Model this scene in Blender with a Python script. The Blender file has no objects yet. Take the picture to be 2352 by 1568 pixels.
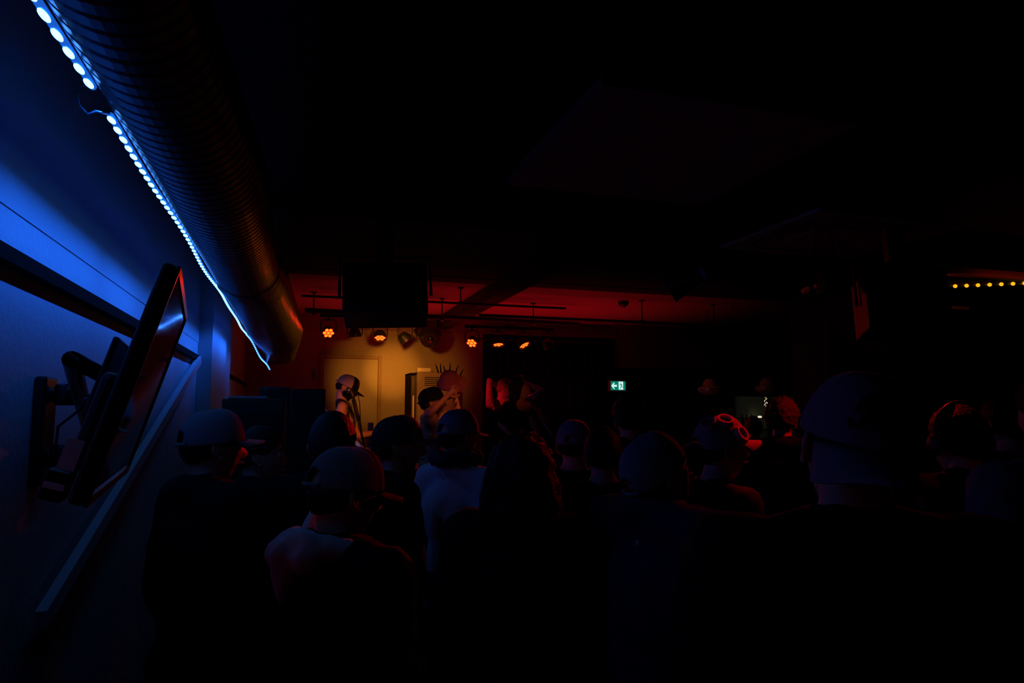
import bpy, bmesh, math, random
import numpy as np
from mathutils import Vector, Matrix, Euler, noise
random.seed(7)
S = bpy.context.scene
COL = S.collection
PI = math.pi

# ------------------------------------------------------------------ camera, world, exposure
FPX = 1568.0
CH = 1.72
TH = math.atan(501/1568*.995); PH = math.atan(158/1568)
cam_d = bpy.data.cameras.new('camera'); cam_d.sensor_width = 36; cam_d.lens = 24; cam_d.clip_start = .05; cam_d.clip_end = 100
cam = bpy.data.objects.new('camera', cam_d); COL.objects.link(cam)
cam.location = (0, 0, CH); cam.rotation_euler = (PI/2+PH, 0, -TH)
S.camera = cam
S.view_settings.view_transform = 'Standard'; S.view_settings.look = 'None'
S.view_settings.gamma = 1; S.view_settings.use_curve_mapping = False; S.view_settings.exposure = 0.0
W = bpy.data.worlds.new('world'); S.world = W; W.use_nodes = True
W.node_tree.nodes['Background'].inputs[0].default_value = (.05, .06, .09, 1)
W.node_tree.nodes['Background'].inputs[1].default_value = .0015

Fv = Vector((math.sin(TH)*math.cos(PH), math.cos(TH)*math.cos(PH), math.sin(PH)))
Rv = Vector((math.cos(TH), -math.sin(TH), 0)); Uv = Rv.cross(Fv); C0 = Vector((0, 0, CH))
def ray(x, y): return Fv + Rv*((x-1176)/FPX) - Uv*((y-784)/FPX)
def PX(x, y, v): d = ray(x, y); return C0 + d*(v/d.x)
def PY(x, y, v): d = ray(x, y); return C0 + d*(v/d.y)
def PZ(x, y, v): d = ray(x, y); return C0 + d*((v-CH)/d.z)
def PD(x, y, v): return C0 + ray(x, y)*v

def spot(name, loc, target, col, power, ang, blend=.3, size=.03):
    l = bpy.data.lights.new(name, 'SPOT'); l.energy = power; l.color = col; l.spot_size = math.radians(ang); l.spot_blend = blend; l.shadow_soft_size = size
    o = bpy.data.objects.new(name, l); COL.objects.link(o); o.location = loc
    o.rotation_euler = (Vector(target)-Vector(loc)).to_track_quat('-Z', 'Y').to_euler(); return o
def area(name, loc, rot, col, power, sx, sy, spread=180):
    l = bpy.data.lights.new(name, 'AREA'); l.shape = 'RECTANGLE'; l.size = sx; l.size_y = sy; l.energy = power; l.color = col; l.spread = math.radians(spread)
    o = bpy.data.objects.new(name, l); COL.objects.link(o); o.location = loc; o.rotation_euler = rot; return o

WX = -.68            # face of the left wall
LX, LZ = -.42, 2.39  # the blue strip
CEIL = 3.15
BACK = 10.5
STAGE = .4
LED_END = PY(620, 850, 8.2)
# blue strip light: long thin lights lying along the strip, turned towards the wall it is taped beside
for i in range(6):
    y0 = .9+i*.93
    area('strip_glow', (LX-.003, y0+.46, LZ-.014), (0, math.radians(46), 0), (.010, .14, 1), 1.15, .010, .9, 60)
area('strip_glow', (LX+.05, 7.2, LZ-.10), (0, math.radians(45), 0), (.010, .13, 1), .5, .010, 1.4, 80)
# warm lamps: one added without a fixture under the hanging loudspeaker throwing at the stage wall, profile spots on the right
WARM_A = PY(905, 752, 5.1)
spot('warm_beam', WARM_A, PY(916, 868, BACK), (1, .31, .026), 330, 25, 1.0, .05)
WARM_B = PY(1524, 668, 4.1)
WARM_T = PY(985, 925, 5.9); WARM_B = WARM_B+(WARM_T-WARM_B).normalized()*.16
spot('profile_beam', WARM_B, WARM_T, (1, .22, .03), 30, 34, 1.0, .05)
# added spots, no fixtures: red from right and left, warm front, bar bounce
SIDE = PY(1960, 625, 3.3)
spot('red_side_wash', SIDE, PD(1600, 1030, 2.2), (1, .004, .008), 24, 34, .8, .04)
SIDE2 = (2.40, 2.45, 2.50)
spot('red_side_wash', SIDE2, PD(1672, 1015, 2.55), (1, .002, .006), 62, 24, .8, .03)
spot('red_side_wash', SIDE2, PD(2195, 960, 2.4), (1, .004, .008), 22, 22, .8, .03)
spot('red_side_wash', (3.35, 2.85, 2.45), PD(1808, 965, 4.15), (1, .004, .008), 26, 20, .8, .03)
spot('red_back_wash', PY(1480, 722, 7.6), PD(1090, 1010, 3.0), (1, .004, .01), 330, 11.5, .6, .05)
FRONT_FILL = PY(1150, 600, 2.8)  # added warm source without a fixture, brightening the performers
spot('warm_front', FRONT_FILL, PD(800, 955, 6.1), (1, .18, .03), 190, 12, .9, .03)
spot('warm_front', FRONT_FILL, PD(1040, 950, 5.6), (1, .17, .03), 50, 15, .9, .03)
spot('warm_front', FRONT_FILL, PD(1192, 905, 6.9), (1, .14, .03), 40, 5, .9, .03)
spot('warm_wall', WARM_A, PY(903, 852, BACK), (1, .32, .028), 700, 11, 1.0, .05)
spot('red_front', PY(715, 650, 6.0), PD(1148, 915, 7.9), (1, .008, .012), 130, 8, .8, .04)
spot('warm_bounce_fill', PY(1250, 800, 6.5), PY(1640, 893, 8.4), (1, .34, .08), 5, 22, 1, .05)  # added spot standing in for warm bounce on the pendant lamps
# added red area light standing in for bounce from the stage floor
area('stage_bounce_fill', (2.4, 9.0, .9), (PI, 0, 0), (1, .006, .02), 15, 4.2, 1.6, 95)

# ------------------------------------------------------------------ materials
def mat(name, col, rough=.7, metal=0, var=.25, scale=8, bump=0.0, bscale=60, emit=None, es=0, spec=.5, coat=0):
    m = bpy.data.materials.new(name); m.use_nodes = True
    nt = m.node_tree; b = nt.nodes['Principled BSDF']
    tc = nt.nodes.new('ShaderNodeTexCoord'); n = nt.nodes.new('ShaderNodeTexNoise'); n.inputs['Scale'].default_value = scale; n.inputs['Detail'].default_value = 4
    nt.links.new(tc.outputs['Object'], n.inputs['Vector'])
    mx = nt.nodes.new('ShaderNodeMix'); mx.data_type = 'RGBA'
    mx.inputs[6].default_value = (*[c*(1-var) for c in col], 1); mx.inputs[7].default_value = (*[min(1, c*(1+var)) for c in col], 1)
    nt.links.new(n.outputs['Fac'], mx.inputs[0]); nt.links.new(mx.outputs[2], b.inputs['Base Color'])
    b.inputs['Roughness'].default_value = rough; b.inputs['Metallic'].default_value = metal
    b.inputs['Specular IOR Level'].default_value = spec
    if coat: b.inputs['Coat Weight'].default_value = coat; b.inputs['Coat Roughness'].default_value = .05
    if bump:
        n2 = nt.nodes.new('ShaderNodeTexNoise'); n2.inputs['Scale'].default_value = bscale; n2.inputs['Detail'].default_value = 3
        nt.links.new(tc.outputs['Object'], n2.inputs['Vector'])
        bp = nt.nodes.new('ShaderNodeBump'); bp.inputs['Strength'].default_value = bump; bp.inputs['Distance'].default_value = .01
        nt.links.new(n2.outputs['Fac'], bp.inputs['Height']); nt.links.new(bp.outputs[0], b.inputs['Normal'])
    if emit:
        b.inputs['Emission Color'].default_value = (*emit, 1); b.inputs['Emission Strength'].default_value = es
    return m
M = {}
M['wall'] = mat('pale painted plaster', (.50, .46, .50), .6, var=.06, scale=2.5, bump=.25, bscale=35)
M['dwall'] = mat('dark painted wall', (.05, .035, .035), .7, var=.2, scale=2, bump=.2)
M['stagewall'] = mat('ochre painted wall', (.42, .36, .24), .55, var=.18, scale=1.6, bump=.25, bscale=25)
M['olive'] = mat('olive painted wall', (.16, .15, .09), .7, var=.2, scale=1.5, bump=.2)
M['ceil'] = mat('painted ceiling', (.34, .22, .24), .8, var=.1, scale=1.2, bump=.15, bscale=20)
M['dceil'] = mat('black painted ceiling', (.022, .02, .022), .85, var=.2, scale=2, bump=.2, bscale=20)
M['floor'] = mat('dark worn floor', (.035, .03, .03), .45, var=.4, scale=3, bump=.2)
M['stagefloor'] = mat('black stage deck', (.02, .02, .02), .6, var=.3, scale=4)
M['black'] = mat('matt black', (.012, .012, .013), .65, var=.3, scale=20)
M['blackgloss'] = mat('gloss black metal', (.015, .015, .016), .25, var=.2, scale=20, spec=.6)
M['plast'] = mat('black plastic', (.02, .02, .022), .4, var=.2, scale=30)
M['vinyl'] = mat('black vinyl cabinet', (.022, .022, .024), .45, var=.25, scale=40, bump=.3, bscale=200)
M['rail'] = mat('dark timber rail', (.006, .004, .004), .8, var=.3, scale=20, spec=.1)
M['duct'] = mat('galvanised duct', (.10, .095, .10), .30, metal=.85, var=.2, scale=5)
M['steel'] = mat('dull steel', (.25, .25, .25), .35, metal=.9, var=.15, scale=20)
M['chrome'] = mat('bright steel', (.75, .72, .68), .15, metal=1, var=.05, scale=20)
M['curtain'] = mat('black stage curtain', (.008, .008, .008), .95, var=.3, scale=6, spec=0.12)
M['door'] = mat('tan painted door', (.36, .33, .20), .35, var=.08, scale=2)
M['doorframe'] = mat('brown door frame', (.30, .19, .09), .45, var=.12, scale=8)
M['locker'] = mat('grey beige locker', (.30, .26, .17), .45, var=.1, scale=5)
M['dark'] = mat('dark recess', (.01, .01, .01), .8, var=.2)
M['paper'] = mat('white paper', (.95, .9, .75), .5, var=.03, scale=5)
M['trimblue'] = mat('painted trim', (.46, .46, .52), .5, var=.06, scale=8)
M['acwhite'] = mat('white plastic panel', (.42, .40, .42), .5, var=.05, scale=4)
M['screen'] = mat('dark glass screen', (.010, .011, .010), .045, var=.3, scale=3, spec=.8)
M['glass'] = mat('frosted lamp glass', (.55, .42, .30), .25, var=.15, scale=12)
M['skin'] = mat('skin', (.56, .33, .24), .5, var=.12, scale=12, bump=.12, bscale=90)
M['skin2'] = mat('tanned skin', (.42, .24, .17), .5, var=.12, scale=12, bump=.12, bscale=90)
M['hair'] = mat('dark hair', (.02, .014, .010), .5, var=.5, scale=60, bump=.8, bscale=130, spec=0.25)
M['hairb'] = mat('brown hair', (.07, .04, .025), .5, var=.5, scale=60, bump=.8, bscale=130, spec=0.25)
M['hairg'] = mat('fair hair', (.30, .20, .12), .5, var=.4, scale=60, bump=.8, bscale=130, spec=0.25)
M['cb'] = mat('black cotton', (.012, .012, .014), .9, var=.3, scale=30, bump=.4, bscale=25, spec=0.12)
M['cd'] = mat('charcoal canvas', (.03, .03, .033), .85, var=.3, scale=30, bump=.4, bscale=20, spec=0.12)
M['cn'] = mat('navy flannel', (.035, .045, .085), .85, var=.4, scale=14, bump=.4, bscale=20, spec=0.12)
M['cw'] = mat('white cotton', (.62, .62, .66), .85, var=.08, scale=10, bump=.4, bscale=14, spec=0.12)
M['cg'] = mat('grey cotton', (.22, .22, .25), .85, var=.15, scale=14, bump=.4, bscale=14, spec=0.12)
M['ct'] = mat('tan cotton', (.62, .42, .22), .85, var=.12, scale=10, bump=.4, bscale=14, spec=0.12)
M['cr'] = mat('red cotton', (.5, .09, .08), .85, var=.15, scale=14, bump=.3, spec=0.12)
M['denim'] = mat('dark denim', (.02, .025, .045), .85, var=.3, scale=30, bump=.3, spec=0.12)
M['shoe'] = mat('black leather', (.015, .015, .015), .5, var=.3)
M['capw'] = mat('pale cap cotton', (.23, .23, .28), .85, var=.10, scale=18, bump=.35, bscale=90, spec=0.12)
M['capm'] = mat('cap mesh', (.55, .45, .36), .85, var=.10, scale=18, bump=.35, bscale=90, spec=0.12)
M['eyew'] = mat('eye white', (.7, .68, .65), .2, var=.03)
M['iris'] = mat('dark iris', (.03, .02, .015), .2, var=.1)
M['lips'] = mat('lip skin', (.42, .16, .13), .45, var=.1)
M['cream'] = mat('cream guitar lacquer', (.85, .62, .32), .2, var=.04, scale=3, coat=.6)
M['maple'] = mat('maple neck', (.45, .25, .10), .35, var=.2, scale=14)
M['rose'] = mat('dark fingerboard', (.06, .03, .02), .4, var=.2, scale=20)
M['straw'] = mat('pink felt', (.26, .07, .08), .9, var=.2, scale=18, bump=.3)
M['spike'] = mat('dark feather spine', (.03, .015, .02), .7, var=.2)
M['bot1'] = mat('brown bottle glass', (.10, .05, .02), .1, var=.1, spec=.7)
M['bot2'] = mat('green bottle glass', (.05, .09, .05), .1, var=.1, spec=.7)
M['tile'] = mat('pale bar wall', (.30, .33, .24), .5, var=.15, scale=6)
def emis(name, col, s, rough=.4):
    return mat(name, tuple(min(1, c) for c in col), rough, var=.02, emit=col, es=s)
M['chip'] = emis('blue led chip', (.07, .33, 1.0), 12)
M['sheath'] = emis('blue lit silicone sleeve', (.02, .20, 1), .5)
M['par'] = emis('lit red led lens', (1, .27, .018), 1.6)
M['parrim'] = emis('lit red lens rim', (1, .012, .006), .9)
M['bar_led'] = emis('lit amber led', (1, .42, .01), 1.3)
M['exgreen'] = emis('lit green sign', (.0, .20, .13), .9)
M['exwhite'] = emis('lit white pictogram', (.72, 1, .96), .95)
M['fairy'] = emis('warm fairy bulb', (1, .8, .45), 1.0)
M['blueled'] = emis('blue indicator', (.25, .3, 1), 1.6)
M['glowglass'] = emis('bar glass with painted glow', (1, .9, .62), .9)  # brightness of the bar glasses put in as emission
M['barglow'] = emis('bar panel with painted glow', (.30, .33, .22), .006)  # faint emission stands in for light falling on the bar panels

# cloth print for the tank top (flat print)
def print_mat():
    m = mat('tank top with printed lettering', (.012, .012, .013), .85, var=.2, scale=30, bump=.3, bscale=20)
    nt = m.node_tree; b = nt.nodes['Principled BSDF']
    tc = nt.nodes.new('ShaderNodeTexCoord'); mp = nt.nodes.new('ShaderNodeMapping'); mp.inputs['Scale'].default_value = (70, 70, 16)
    nt.links.new(tc.outputs['Object'], mp.inputs[0])
    n = nt.nodes.new('ShaderNodeTexNoise'); n.inputs['Scale'].default_value = 1; n.inputs['Detail'].default_value = 5; n.inputs['Distortion'].default_value = 1.2
    nt.links.new(mp.outputs[0], n.inputs['Vector'])
    cr = nt.nodes.new('ShaderNodeValToRGB'); cr.color_ramp.elements[0].position = .50; cr.color_ramp.elements[1].position = .56
    nt.links.new(n.outputs['Fac'], cr.inputs[0])
    sp = nt.nodes.new('ShaderNodeSeparateXYZ'); nt.links.new(tc.outputs['Object'], sp.inputs[0])
    def mr(sock, a, b_, c, d):
        k = nt.nodes.new('ShaderNodeMath'); k.operation = 'SUBTRACT'; k.inputs[1].default_value = (a+b_)/2; nt.links.new(sock, k.inputs[0])
        k2 = nt.nodes.new('ShaderNodeMath'); k2.operation = 'ABSOLUTE'; nt.links.new(k.outputs[0], k2.inputs[0])
        k3 = nt.nodes.new('ShaderNodeMath'); k3.operation = 'LESS_THAN'; k3.inputs[1].default_value = (b_-a)/2; nt.links.new(k2.outputs[0], k3.inputs[0]); return k3.outputs[0]
    ax = mr(sp.outputs[0], -.13, .13, 0, 0); az = mr(sp.outputs[2], 1.0, 1.30, 0, 0); ay = mr(sp.outputs[1], .06, .3, 0, 0)
    def mul(a, b_):
        k = nt.nodes.new('ShaderNodeMath'); k.operation = 'MULTIPLY'; nt.links.new(a, k.inputs[0]); nt.links.new(b_, k.inputs[1]); return k.outputs[0]
    f = mul(mul(mul(ax, az), ay), cr.outputs[0])
    mx = nt.nodes.new('ShaderNodeMix'); mx.data_type = 'RGBA'; mx.inputs[6].default_value = (.012, .012, .013, 1); mx.inputs[7].default_value = (.60, .50, .38, 1)
    nt.links.new(f, mx.inputs[0]); nt.links.new(mx.outputs[2], b.inputs['Base Color']); return m
M['tank'] = print_mat()

# ------------------------------------------------------------------ mesh helpers
class MB:
    def __init__(s): s.v = []; s.f = []
    def add(s, v, f):
        o = len(s.v); s.v += [tuple(p) for p in v]; s.f += [tuple(i+o for i in q) for q in f]; return s
    def box(s, c, d, rot=None):
        c = Vector(c); R = rot.to_matrix() if isinstance(rot, Euler) else (rot or Matrix.Identity(3))
        vs = [c + R @ Vector((x*d[0]/2, y*d[1]/2, z*d[2]/2)) for x in (-1, 1) for y in (-1, 1) for z in (-1, 1)]
        return s.add(vs, [(0, 1, 3, 2), (4, 6, 7, 5), (0, 4, 5, 1), (2, 3, 7, 6), (0, 2, 6, 4), (1, 5, 7, 3)])
    def mm(s, a, b):
        return s.box([(a[i]+b[i])/2 for i in range(3)], [abs(b[i]-a[i]) for i in range(3)])
    def tube(s, pts, r, n=10, close=True):
        pts = [Vector(p) for p in pts]; rs = r if isinstance(r, (list, tuple)) else [r]*len(pts)
        vs = []; fs = []
        t = (pts[1]-pts[0]).normalized(); u = t.orthogonal().normalized()
        for i, p in enumerate(pts):
            t = (pts[min(i+1, len(pts)-1)]-pts[max(i-1, 0)]).normalized()
            u = (u - t*u.dot(t)).normalized(); w = t.cross(u)
            for k in range(n):
                a = 2*PI*k/n; vs.append(p+(u*math.cos(a)+w*math.sin(a))*rs[i])
        for i in range(len(pts)-1):
            for k in range(n):
                fs.append((i*n+k, i*n+(k+1) % n, (i+1)*n+(k+1) % n, (i+1)*n+k))
        if close: fs.append(tuple(range(n-1, -1, -1))); fs.append(tuple((len(pts)-1)*n+k for k in range(n)))
        return s.add(vs, fs)
    def cap(s, p0, p1, r0, r1, n=12, m=4):
        p0 = Vector(p0); p1 = Vector(p1); t = (p1-p0); t = t.normalized() if t.length > 1e-6 else Vector((0, 0, 1))
        P = []; Rr = []
        for i in range(m): a = -PI/2+(i+.35)*PI/2/m; P.append(p0+t*math.sin(a)*r0); Rr.append(math.cos(a)*r0)
        P.append(p0); Rr.append(r0); P.append(p1); Rr.append(r1)
        for i in range(m): a = (i+.65)*PI/2/m; P.append(p1+t*math.sin(a)*r1); Rr.append(math.cos(a)*r1)
        u = t.orthogonal().normalized(); w = t.cross(u); vs = []; fs = []
        for p, r in zip(P, Rr):
            for k in range(n): a = 2*PI*k/n; vs.append(p+(u*math.cos(a)+w*math.sin(a))*r)
        L = len(P)
        for i in range(L-1):
            for k in range(n): fs.append((i*n+k, i*n+(k+1) % n, (i+1)*n+(k+1) % n, (i+1)*n+k))
        fs.append(tuple(range(n-1, -1, -1))); fs.append(tuple((L-1)*n+k for k in range(n)))
        return s.add(vs, fs)
    def ell(s, c, r, rot=None, n=20, m=12):
        R = rot or Matrix.Identity(3); c = Vector(c); vs = [c+R @ Vector((0, 0, -r[2]))]; fs = []
        for i in range(1, m):
            a = -PI/2+PI*i/m
            for k in range(n):
                b = 2*PI*k/n; vs.append(c+R @ Vector((r[0]*math.cos(a)*math.cos(b), r[1]*math.cos(a)*math.sin(b), r[2]*math.sin(a))))
        vs.append(c+R @ Vector((0, 0, r[2])))
        for k in range(n): fs.append((0, 1+(k+1) % n, 1+k))
        for i in range(m-2):
            for k in range(n):
                a = 1+i*n; fs.append((a+k, a+(k+1) % n, a+n+(k+1) % n, a+n+k))
        a = 1+(m-2)*n
        for k in range(n): fs.append((a+k, a+(k+1) % n, len(vs)-1))
        return s.add(vs, fs)
    def lathe(s, prof, c=(0, 0, 0), n=24, rot=None, close=False):
        R = rot or Matrix.Identity(3); c = Vector(c); vs = []; fs = []
        for r, z in prof:
            for k in range(n): a = 2*PI*k/n; vs.append(c+R @ Vector((r*math.cos(a), r*math.sin(a), z)))
        L = len(prof)
        for i in range(L-1):
            for k in range(n): fs.append((i*n+k, i*n+(k+1) % n, (i+1)*n+(k+1) % n, (i+1)*n+k))
        if close: fs.append(tuple(range(n-1, -1, -1))); fs.append(tuple((L-1)*n+k for k in range(n)))
        return s.add(vs, fs)
    def prism(s, poly, origin, ux, uy, depth):
        """poly: 2-D outline; ux, uy: plane axes; depth: thickness vector"""
        o = Vector(origin); ux = Vector(ux); uy = Vector(uy); d = Vector(depth); n = len(poly)
        a = [o+ux*p[0]+uy*p[1] for p in poly]; b = [p+d for p in a]
        fs = [tuple(range(n)), tuple(range(2*n-1, n-1, -1))]+[(i, i+n, (i+1) % n+n, (i+1) % n) for i in range(n)]
        return s.add(a+b, fs)
    def obj(s, name, m, parent=None, smooth=False, bevel=0, kind=None, label=None, solid=0, auto=False):
        me = bpy.data.meshes.new(name); me.from_pydata(s.v, [], s.f); me.validate(); me.update()
        bm = bmesh.new(); bm.from_mesh(me); bmesh.ops.recalc_face_normals(bm, faces=bm.faces); bm.to_mesh(me); bm.free()
        o = bpy.data.objects.new(name, me); COL.objects.link(o)
        if m: me.materials.append(m)
        if smooth: me.polygons.foreach_set('use_smooth', [True]*len(me.polygons))
        if bevel:
            b = o.modifiers.new('b', 'BEVEL'); b.width = bevel; b.segments = 2; b.limit_method = 'ANGLE'
        if solid:
            b = o.modifiers.new('s', 'SOLIDIFY'); b.thickness = solid
        if parent: o.parent = parent
        if kind: o['kind'] = kind
        if label: o['label'] = label
        return o

def tag(o, label, cat, group=None, kind=None):
    o['label'] = label; o['category'] = cat
    if group: o['group'] = group
    if kind: o['kind'] = kind
    return o
def empty(name, loc, label, cat, group=None, rz=0):
    o = bpy.data.objects.new(name, None); COL.objects.link(o); o.location = loc; o.rotation_euler = (0, 0, rz); o.empty_display_size = .1
    return tag(o, label, cat, group)
def struct(name, mb, m, **k): return mb.obj(name, m, kind='structure', **k)
def copy_tree(o, parent=None):
    c = o.copy(); COL.objects.link(c); c.parent = parent
    for ch in list(o.children): copy_tree(ch, c)
    return c

# ------------------------------------------------------------------ the room
RX = 11.0
struct('floor', MB().mm((-.9, -2.5, -.05), (RX, 14.6, 0)), M['floor'])
struct('ceiling', MB().mm((-.9, 7.28, CEIL), (RX, 14.6, CEIL+.1)), M['ceil'], label='ceiling over the stage, red light partly put into its colour')  # reddish base colour holds part of the red lamp light
st = MB().mm((-.9, -2.5, CEIL-.02), (RX, 7.0, CEIL+.1)); struct('trim_1', st, M['dceil'])
struct('trim_2', MB().mm((WX, 7.0, CEIL-.03), (RX, 7.28, CEIL+.1)), M['dceil'])   # beam across in front of the stage
wl = struct('wall_left', MB().mm((WX-.1, -2.5, 0), (WX, BACK, CEIL)), M['wall'])
# upper panel edge on the left wall
MB().mm((WX, -2.4, 2.212), (WX+.003, 5.42, CEIL)).obj('upper_panel', M['wall'], wl)
tr = struct('trim_3', MB().mm((WX, -2.4, 2.070), (WX+.030, 5.40, 2.107)), M['rail'])
struct('trim_4', MB().mm((WX, 6.95, 2.070), (WX+.022, BACK, 2.107)), M['rail'])
# boxed column on the left wall
cx = PY(488, 800, 5.42).x
struct('trim_5', MB().mm((WX, 5.42, 0), (cx, 6.9, CEIL)), M['trimblue'], bevel=.004)
bpy.data.objects['trim_5']['label'] = 'boxed blue-lit column standing off the left wall'
# sloping trim board
a = PX(452, 826, WX+.02); b = PX(80, 1425, WX+.02); d = (b-a)
n_ = Vector((0, -d.z, d.y)).normalized()*.052
mb = MB().add([a-n_*.5, a+n_*.5, b+n_*.5, b-n_*.5, a-n_*.5+Vector((.03, 0, 0)), a+n_*.5+Vector((.03, 0, 0)), b+n_*.5+Vector((.03, 0, 0)), b-n_*.5+Vector((.03, 0, 0))],
              [(0, 1, 2, 3), (7, 6, 5, 4), (0, 4, 5, 1), (1, 5, 6, 2), (2, 6, 7, 3), (3, 7, 4, 0)])
struct('trim_6', mb, M['trimblue'])
bpy.data.objects['trim_6']['label'] = 'sloping flat board running down the left wall'
# back wall
wb = struct('wall_back', MB().mm((WX-.1, BACK, 0), (2.85, BACK+.1, CEIL)), M['stagewall'])
MB().mm((WX, BACK-.03, 2.93), (6.0, BACK, CEIL)).obj('wall_head', M['ceil'], wb)
struct('wall_stage_side', MB().mm((2.78, BACK+.1, 0), (2.88, 14.6, CEIL)), M['olive'])
struct('wall_far', MB().mm((2.8, 13.0, 0), (RX, 13.1, CEIL)), M['olive'])
struct('wall_right', MB().mm((RX, -2.5, 0), (RX+.1, 14.6, CEIL)), M['dwall'])
struct('wall_rear', MB().mm((-.9, -2.6, 0), (RX, -2.5, CEIL)), M['dwall'])
# bulkhead above the bar
struct('trim_7', MB().mm((5.2, 10.3, 2.42), (RX, 10.6, CEIL)), M['olive'])
struct('trim_8', MB().mm((5.3, 12.55, 2.42), (RX, 13.0, 2.5)), M['olive'])
# stage deck
struct('trim_9', MB().mm((WX, 5.0, 0), (3.9, BACK, STAGE)), M['stagefloor'])
bpy.data.objects['trim_9']['label'] = 'low black stage platform'
# ceiling drop panel over the crowd and longitudinal beam
p = PZ(1165, 425, 3.08)
struct('trim_10', MB().mm((p.x, 2.5, 3.08), (p.x+1.35, p.y, 3.14)), M['ceil'])
struct('trim_11', MB().mm((-.2, 4.6, 3.02), (RX, 4.95, 3.14)), M['dceil'])
# dark red pillar
pl = PY(1822, 900, 6.9).x; pr_ = PY(2045, 900, 6.3).x
struct('trim_12', MB().mm((pl, 6.3, 0), (pr_, 6.9, CEIL)), M['dwall'])
bpy.data.objects['trim_12']['label'] = 'square dark pillar right of the stage'

# stage door
dl, dr, dt = PY(742, 900, BACK).x, PY(866, 900, BACK).x, PY(866, 826, BACK).z
door = struct('door_1', MB().mm((dl, BACK-.03, STAGE), (dr, BACK, dt)), M['door'])
fr = MB().mm((dr+.006, BACK-.05, STAGE), (dr+.055, BACK, dt+.05)).mm((dl-.055, BACK-.05, STAGE), (dl-.006, BACK, dt+.05)).mm((dl-.006, BACK-.05, dt+.006), (dr+.006, BACK, dt+.05))
fr.obj('door_frame', M['doorframe'], door, bevel=.004)
MB().cap((dl+.1, BACK-.08, 1.45), (dl+.2, BACK-.08, 1.45), .01, .01).cap((dl+.1, BACK-.08, 1.45), (dl+.1, BACK-.03, 1.45), .012, .02).obj('door_handle', M['steel'], door, smooth=True)

# black stage curtain: pleated sheet
cl_, cr_ = 2.80, PY(1397, 850, BACK-.25).x
mb = MB(); vs = []; fs = []; N = 160
zt = PY(1250, 786, BACK-.25).z
for i in range(N+1):
    x = cl_+(cr_-cl_)*i/N
    y = BACK-.25+.035*math.sin(i*.62)+.012*math.sin(i*1.7)
    for z in (STAGE+.02, (zt+STAGE)/2, zt): vs.append((x, y+random.uniform(-.004, .004), z))
for i in range(N):
    for k in (0, 1): fs.append((i*3+k, (i+1)*3+k, (i+1)*3+k+1, i*3+k+1))
cu = mb.add(vs, fs).obj('stage_curtain', M['curtain'], smooth=True, solid=.008)
tag(cu, 'black pleated curtain hanging across the right half of the stage back', 'curtain')
cp = MB().tube([(cl_-.1, BACK-.25, zt+.02), (cr_+.05, BACK-.25, zt+.02)], .018).obj('curtain_rail', M['black'])
tag(cp, 'dark rail along the top of the black curtain', 'rail')

# ------------------------------------------------------------------ duct with the blue strip
root = empty('ventilation_duct', (0, 0, 0), 'round ribbed metal duct running above the blue strip along the left wall', 'duct')
YS = [-1.6, 1.3, 2.3, 3.7, 4.2, 7.0, 9.0]
RS = [.125, .128, .165, .166, .190, .250, .262]
CX = [-.298, -.300, -.268, -.268, -.246, -.190, -.180]
CZ = [2.457, 2.457, 2.477, 2.477, 2.490, 2.526, 2.53]
def dcen(y): return Vector((np.interp(y, YS, CX), y, np.interp(y, YS, CZ)))
def drad(y): return float(np.interp(y, YS, RS))
def ringtube(ys, amp, pitch):
    pts = []; rs = []; y = ys[0]
    while y < ys[1]:
        for t, k in ((0, 0), (.68, 0), (.78, amp), (.93, amp)): pts.append(dcen(y+pitch*t)); rs.append(drad(y+pitch*t)-k)
        y += pitch
    return MB().tube(pts, rs, n=44, close=False)
ringtube((-1.5, 3.78), .004, .046).obj('duct_section', M['duct'], root, smooth=False)
MB().tube([dcen(3.78), dcen(3.79), dcen(3.92), dcen(3.93)], [drad(3.7)-.004, drad(3.7)+.008, drad(4)+.006, drad(4)-.004], n=44, close=False).obj('duct_collar', M['duct'], root)
ringtube((3.93, 7.3), .004, .046).obj('duct_section', M['duct'], root)
e0 = dcen(7.3)
pts = [e0]; rs = [drad(7.3)]
for i in range(1, 12):
    a = PI/2*i/11; pts.append(e0+Vector((-.05*(1-math.cos(a)), .70*math.sin(a), -.20*(1-math.cos(a))))); rs.append(drad(7.3)*(1-.10*i/11))
MB().tube(pts, rs, n=44).obj('duct_elbow', M['duct'], root, smooth=True)

strip = empty('light_strip', (0, 0, 0), 'glowing blue light strip fixed along the underside of the ribbed duct', 'light strip')
path = []
gap = (PX(214, 205, LX).y, PX(252, 240, LX).y)
def sp(y):
    p = Vector((LX+.004*math.sin(y*5), y, LZ+.005*math.sin(y*3.1)))
    if y > 6.4: t = (y-6.4)/(LED_END.y-6.4); q = Vector((LX, 6.4, LZ)); p = q.lerp(LED_END, t)+Vector((0, 0, .015*math.sin(t*9)))
    return p
for (ya, yb) in ((.5, gap[0]), (gap[1], LED_END.y)):
    ys = np.arange(ya, yb, .05)
    P = [sp(y) for y in ys]
    MB().tube(P, .0078, n=8).obj('sleeve', M['sheath'], strip, smooth=True)
chip0 = None
yy = .9
i = 0
while yy < LED_END.y:
    if not (gap[0] < yy < gap[1]):
        if chip0 is None:
            chip0 = MB().lathe([(0, -.0012), (.0066, -.001), (.0076, 0)], n=14).obj('led_chip', M['chip'], strip, smooth=True); o = chip0
        else:
            o = chip0.copy(); COL.objects.link(o); o.parent = strip
        o.location = sp(yy)+Vector((0, 0, -.0075)); o.scale = (1, 3.1, 1)
    yy += .062
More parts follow.
